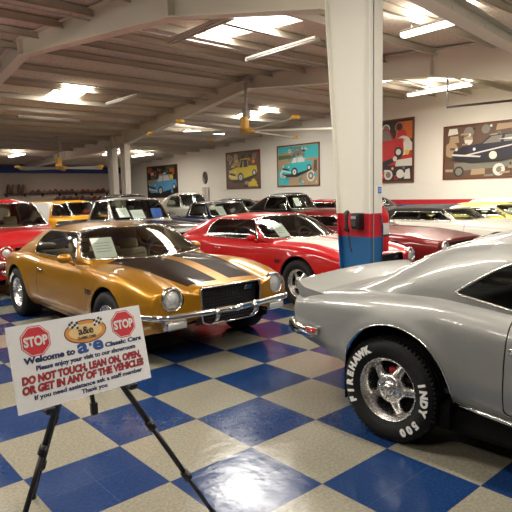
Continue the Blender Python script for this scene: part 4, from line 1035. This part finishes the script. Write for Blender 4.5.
for x, y, k, lab, *LL in FX:
    fixture(x, y, zr(y)-.30, LL[0] if LL else 2.1, PI/2 if k < 2 else 0, k in (1, 2), lab, power=120)
for i, (x, y) in enumerate([(2.2,-2.4),(.2,.6),(4.6,-4.2),(-1.6,3.6),(-3.2,-1.0),(1.2,8.5),(-2.5,9.5),(8.6,-3.0),(2.0,16.0),(-2.0,18.0),(2.5,24.0),(13,1.5)]):  # added unseen fixtures, extra light for the hall and the silver coupe
    fixture(x, y, zr(y)-.30, 2.2, PI/2, True, 'added ceiling tube light outside the picture, unseen, to brighten the hall', power=120, grp='added unseen tube lights over the camera side')
for i, (x0, x1, y0, y1) in enumerate(SKY):
    ld = bpy.data.lights.new('skylight', 'AREA'); ld.shape = 'RECTANGLE'; ld.size = x1-x0; ld.size_y = y1-y0; ld.energy = 260; ld.color = (1,.96,.88)
    lo = bpy.data.objects.new('skylight', ld); COL.objects.link(lo); lo.location = ((x0+x1)/2,(y0+y1)/2,zr((y0+y1)/2)-.02); lo.visible_camera = False

# ------------------------------------------------------------------ ceiling fans
def fan(x, y, z, ztop, rad, lab, nb=6, a0=.3, tilt=0):
    o = thing('ceiling_fan', lab, 'ceiling fan', (x,y,z))
    YM = mat('fan_yellow', (.75,.40,.03), .4); BL = mat('fan_blade', (.55,.52,.45), .45)
    b = bmesh.new(); tube(b, [(0,0,.18),(0,0,ztop-z)], .045, n=12); box(b, (-.14,-.14,ztop-z-.04), (.14,.14,ztop-z)); box(b, (-.09,-.1,.35), (.09,.1,.62), .02); obj('downrod', b, STEEL, o)
    b = bmesh.new(); box(b, (-.17,-.12,.02), (.02,.12,.42), .03); lathe(b, [(.001,-.06),(.22,-.06),(.25,0),(.22,.06),(.1,.08)], 24, 'Z'); obj('motor', b, YM, o)
    for k in range(nb):
        a = a0+2*PI*k/nb; M = Matrix.Rotation(a, 4, 'Z')
        b = bmesh.new(); t = bmesh.new()
        prism(t, [(-.12,-.012),(-.04,.022),(.04,.020),(.12,-.014),(.04,-.002),(-.04,-.002)], .22, rad, 0); merge(b, t, M @ Matrix.Rotation(R(16), 4, 'X'))
        bl = obj('blade', b, BL, o, smooth=False)
        b = bmesh.new(); box(b, (rad-.02,-.10,-.03), (rad+.12,.10,.06), .02, M); obj('blade_tip', b, YM, bl)
    return o
fan(10.1, 9.8, 3.52, zr(9.85)-.2, 2.95, 'large ceiling fan with yellow hub and blade tips hanging under the ridge', 6, .25)
fan(7.9, 19.0, 2.82, zr(19)-.17, 1.75, 'smaller ceiling fan with yellow hub far left before the back wall', 6, .1)
# bent pipe under the roof, top right
b = bmesh.new(); tube(b, [(12.0,4.2,zr(4.2)-.1),(12.0,4.2,3.66),(12.0,1.7,3.57)], .03, n=8)
tag(obj('hanging_pipe', b, mat('dark_pipe', (.05,.04,.035), .5), None), 'dark bent pipe hanging below the roof above the long poster', 'pipe')
for y_, l_ in ((12.0,'thin grey conduit under the roof, farther one past the ridge'), (6.3,'thin grey conduit under the roof, nearer one before the ridge')):
    b = bmesh.new(); tube(b, [(XL+.1,y_,zr(y_)-.2),(XW-.1,y_,zr(y_)-.2)], .018, n=6); tag(obj('conduit_run', b, STEEL, None), l_, 'conduit')
# ------------------------------------------------------------------ the sign on its easel
SB = Matrix.Translation((-.002,-.982,.957)) @ Matrix.Rotation(.095, 4, 'Z') @ Matrix.Rotation(-.25, 4, 'X') @ Matrix.Rotation(.021, 4, 'Y')
sg = thing('welcome_sign', 'white welcome sign board with two red stop octagons on the black easel', 'sign', (0,0,0)); sg.matrix_world = SB
b = bmesh.new(); box(b, (-.305,0,-.17), (.305,.005,.17)); obj('board', b, mat('sign_white', (.90,.90,.92), .35), sg, smooth=False)
SRED = mat('sign_red', (.62,.03,.05), .5); SBLU = mat('sign_blue', (.03,.09,.32), .5); SNAV = mat('sign_navy', (.02,.03,.12), .5); SDK = mat('sign_dark', (.03,.015,.02), .5)
F = Matrix.Rotation(PI/2, 4, 'X')
def sT(x, z, d, rot=0): return Matrix.Translation((x,-d,z)) @ F @ Matrix.Rotation(rot, 4, 'Z')
for x in (-.197, .207):
    b = bmesh.new(); z = .098
    for r_, d, mi in ((.065,.0005,0), (.0615,.001,1), (.058,.0015,0)):
        q = [b.verts.new((x+r_*math.cos(PI/8+k*PI/4), -d, z+r_*math.sin(PI/8+k*PI/4))) for k in range(8)]; b.faces.new(q).material_index = mi
    text_bm(b, 'STOP', .052, sT(x, z-.018, .0022), off=.0022, width=.098, mi=1); obj('stop_symbol', b, [SRED, WHITEP], sg, smooth=False)
b = bmesh.new()
for a, c, d, mi in ((.098,.050,.0005,3), (.094,.046,.001,0), (.078,.032,.0014,1)):
    q = [b.verts.new((.022+a*math.cos(k*PI/20), -d, .098+c*math.sin(k*PI/20))) for k in range(40)]; b.faces.new(q).material_index = mi
for s in (-1, 1):     # little chequered flags
    for i in range(4):
        for j in range(3):
            x, z = .022+s*(.040+.011*i), .112+.010*j+.003*i; q = [b.verts.new(p) for p in ((x,-.0018,z),(x+.010,-.0018,z+.002),(x+.010,-.0018,z+.012),(x,-.0018,z+.010))]; b.faces.new(q).material_index = 2 if (i+j) % 2 else 3
text_bm(b, 'a&e', .045, sT(.022, .088, .0022), off=.001, mi=3, width=.07); text_bm(b, 'CLASSIC CARS', .014, sT(.022, .068, .0022), off=.0006, mi=3, width=.085)
obj('oval_logo', b, [mat('logo_orange', (.72,.30,.07), .5), mat('logo_cream', (.85,.62,.30), .5), WHITEP, SDK], sg, smooth=False)
def line(nm, items, m):
    b = bmesh.new()
    for s, size, x, z, kw in items: text_bm(b, s, size, sT(x, z, kw.pop('d', .0008)), **kw)
    return obj(nm, b, m, sg, smooth=False)
line('heading', [('Welcome to', .034, -.148, .014, dict(off=.0016, width=.215, shear=.05))], SNAV)
line('heading', [('Classic Cars', .026, .193, .014, dict(off=.0012, width=.185, shear=.05))], SNAV)
line('shop_name', [('a', .080, -.004, .012, dict(off=.0028, width=.050)), ('·', .06, .032, .018, dict(off=.003)), ('e', .080, .068, .012, dict(off=.0028, width=.050))], SBLU)
line('subheading', [('Please enjoy your visit to our showroom', .026, .018, -.018, dict(off=.0010, width=.46, shear=.05))], SNAV)
line('warning_outline', [('DO NOT TOUCH, LEAN ON, OPEN,', .040, -.002, -.062, dict(off=.0026, width=.545, shear=.1)), ('OR GET IN ANY OF THE VEHICLES', .040, .0, -.100, dict(off=.0026, width=.557, shear=.1))], SDK)
line('warning', [('DO NOT TOUCH, LEAN ON, OPEN,', .040, -.002, -.062, dict(off=.0004, width=.54, shear=.1, d=.0020)), ('OR GET IN ANY OF THE VEHICLES', .040, .0, -.100, dict(off=.0004, width=.552, shear=.1, d=.0020))], SRED)
line('closing', [('If you need assistance ask a staff member', .024, .014, -.128, dict(off=.0008, width=.50, shear=.05)), ('Thank you', .024, .02, -.154, dict(off=.0008, width=.12, shear=.05))], SNAV)
ez = thing('easel', 'black telescoping tripod easel holding the white welcome sign', 'easel', (0,-.75,0))
AP = Vector((.03,-.87,1.06)); O = Vector((0,-.75,0))
for i, (foot, nm) in enumerate((((-.35,-.83,0),'l'), ((.605,-1.03,0),'r'), ((-.027,-.235,0),'b'))
):
    foot = Vector(foot); d = foot-AP; b = bmesh.new()
    P = lambda t: AP+d*t-O
    tube(b, [P(0), P(.50)], .017, n=8, flat=.8); tube(b, [P(.48), P(.78)], .0125, n=8); tube(b, [P(.76), P(1)], .010, n=8)
    lg = obj('leg', b, BLACK, ez)
    for t in (.49, .77):
        b = bmesh.new(); tube(b, [P(t-.02), P(t+.02)], .021, n=10); v = P(t); box(b, (v.x-.006,v.y-.03,v.z-.012), (v.x+.006,v.y,v.z+.012), .003)
        obj('leg_clamp', b, BLACK, lg)
    b = bmesh.new(); tube(b, [P(.985), P(1.0)], .016, n=10); obj('rubber_foot', b, RUBBER, lg)
b = bmesh.new(); box(b, (AP.x-.05-O.x,AP.y-.03-O.y,AP.z-.04), (AP.x+.05-O.x,AP.y+.03-O.y,AP.z+.04), .01); tube(b, [AP-O, Vector((.09,-.83,.66))-O], .011, n=8)
box(b, (.075-O.x,-.845-O.y,.62), (.105-O.x,-.815-O.y,.68), .006); obj('centre_post', b, BLACK, ez)
for x in (-.19, .19):
    b = bmesh.new(); q = SB @ Vector((x,.0,-.175))-O; box(b, (q.x-.018,q.y-.03,q.z-.012), (q.x+.018,q.y+.045,q.z), .004); box(b, (q.x-.018,q.y-.034,q.z-.012), (q.x+.018,q.y-.028,q.z+.012), .003); obj('sign_holder', b, BLACK, ez)


from mathutils import Quaternion
cd = bpy.data.cameras.new('camera'); cam = bpy.data.objects.new('camera', cd); COL.objects.link(cam)
f, pitch, roll, yaw, cx, cy, h = 542.242394, .115950924, -.0231777086, .854465187, -.916731791, -3.15327337, 1.62316354
cp, sp = math.cos(pitch), math.sin(pitch)
Fv = Vector((math.cos(yaw)*cp, math.sin(yaw)*cp, -sp)); Rv = Vector((math.sin(yaw), -math.cos(yaw), 0)); Uv = Rv.cross(Fv)
R2 = Rv*math.cos(roll)+Uv*math.sin(roll); U2 = -Rv*math.sin(roll)+Uv*math.cos(roll)
cam.matrix_world = Matrix(((R2.x,U2.x,-Fv.x,cx),(R2.y,U2.y,-Fv.y,cy),(R2.z,U2.z,-Fv.z,h),(0,0,0,1)))
cd.sensor_width = 36; cd.lens = f*36/512; cd.clip_end = 200
SC.camera = cam
w = bpy.data.worlds.new('world'); SC.world = w; w.use_nodes = True; w.node_tree.nodes['Background'].inputs[0].default_value = (.9,.85,.78,1); w.node_tree.nodes['Background'].inputs[1].default_value = .3
SC.view_settings.view_transform = 'Standard'; SC.view_settings.look = 'None'; SC.view_settings.gamma = 1; SC.view_settings.exposure = -0.42
SC.cycles.max_bounces = 8; SC.cycles.transparent_max_bounces = 16; SC.cycles.diffuse_bounces = 4; SC.cycles.sample_clamp_indirect = 8
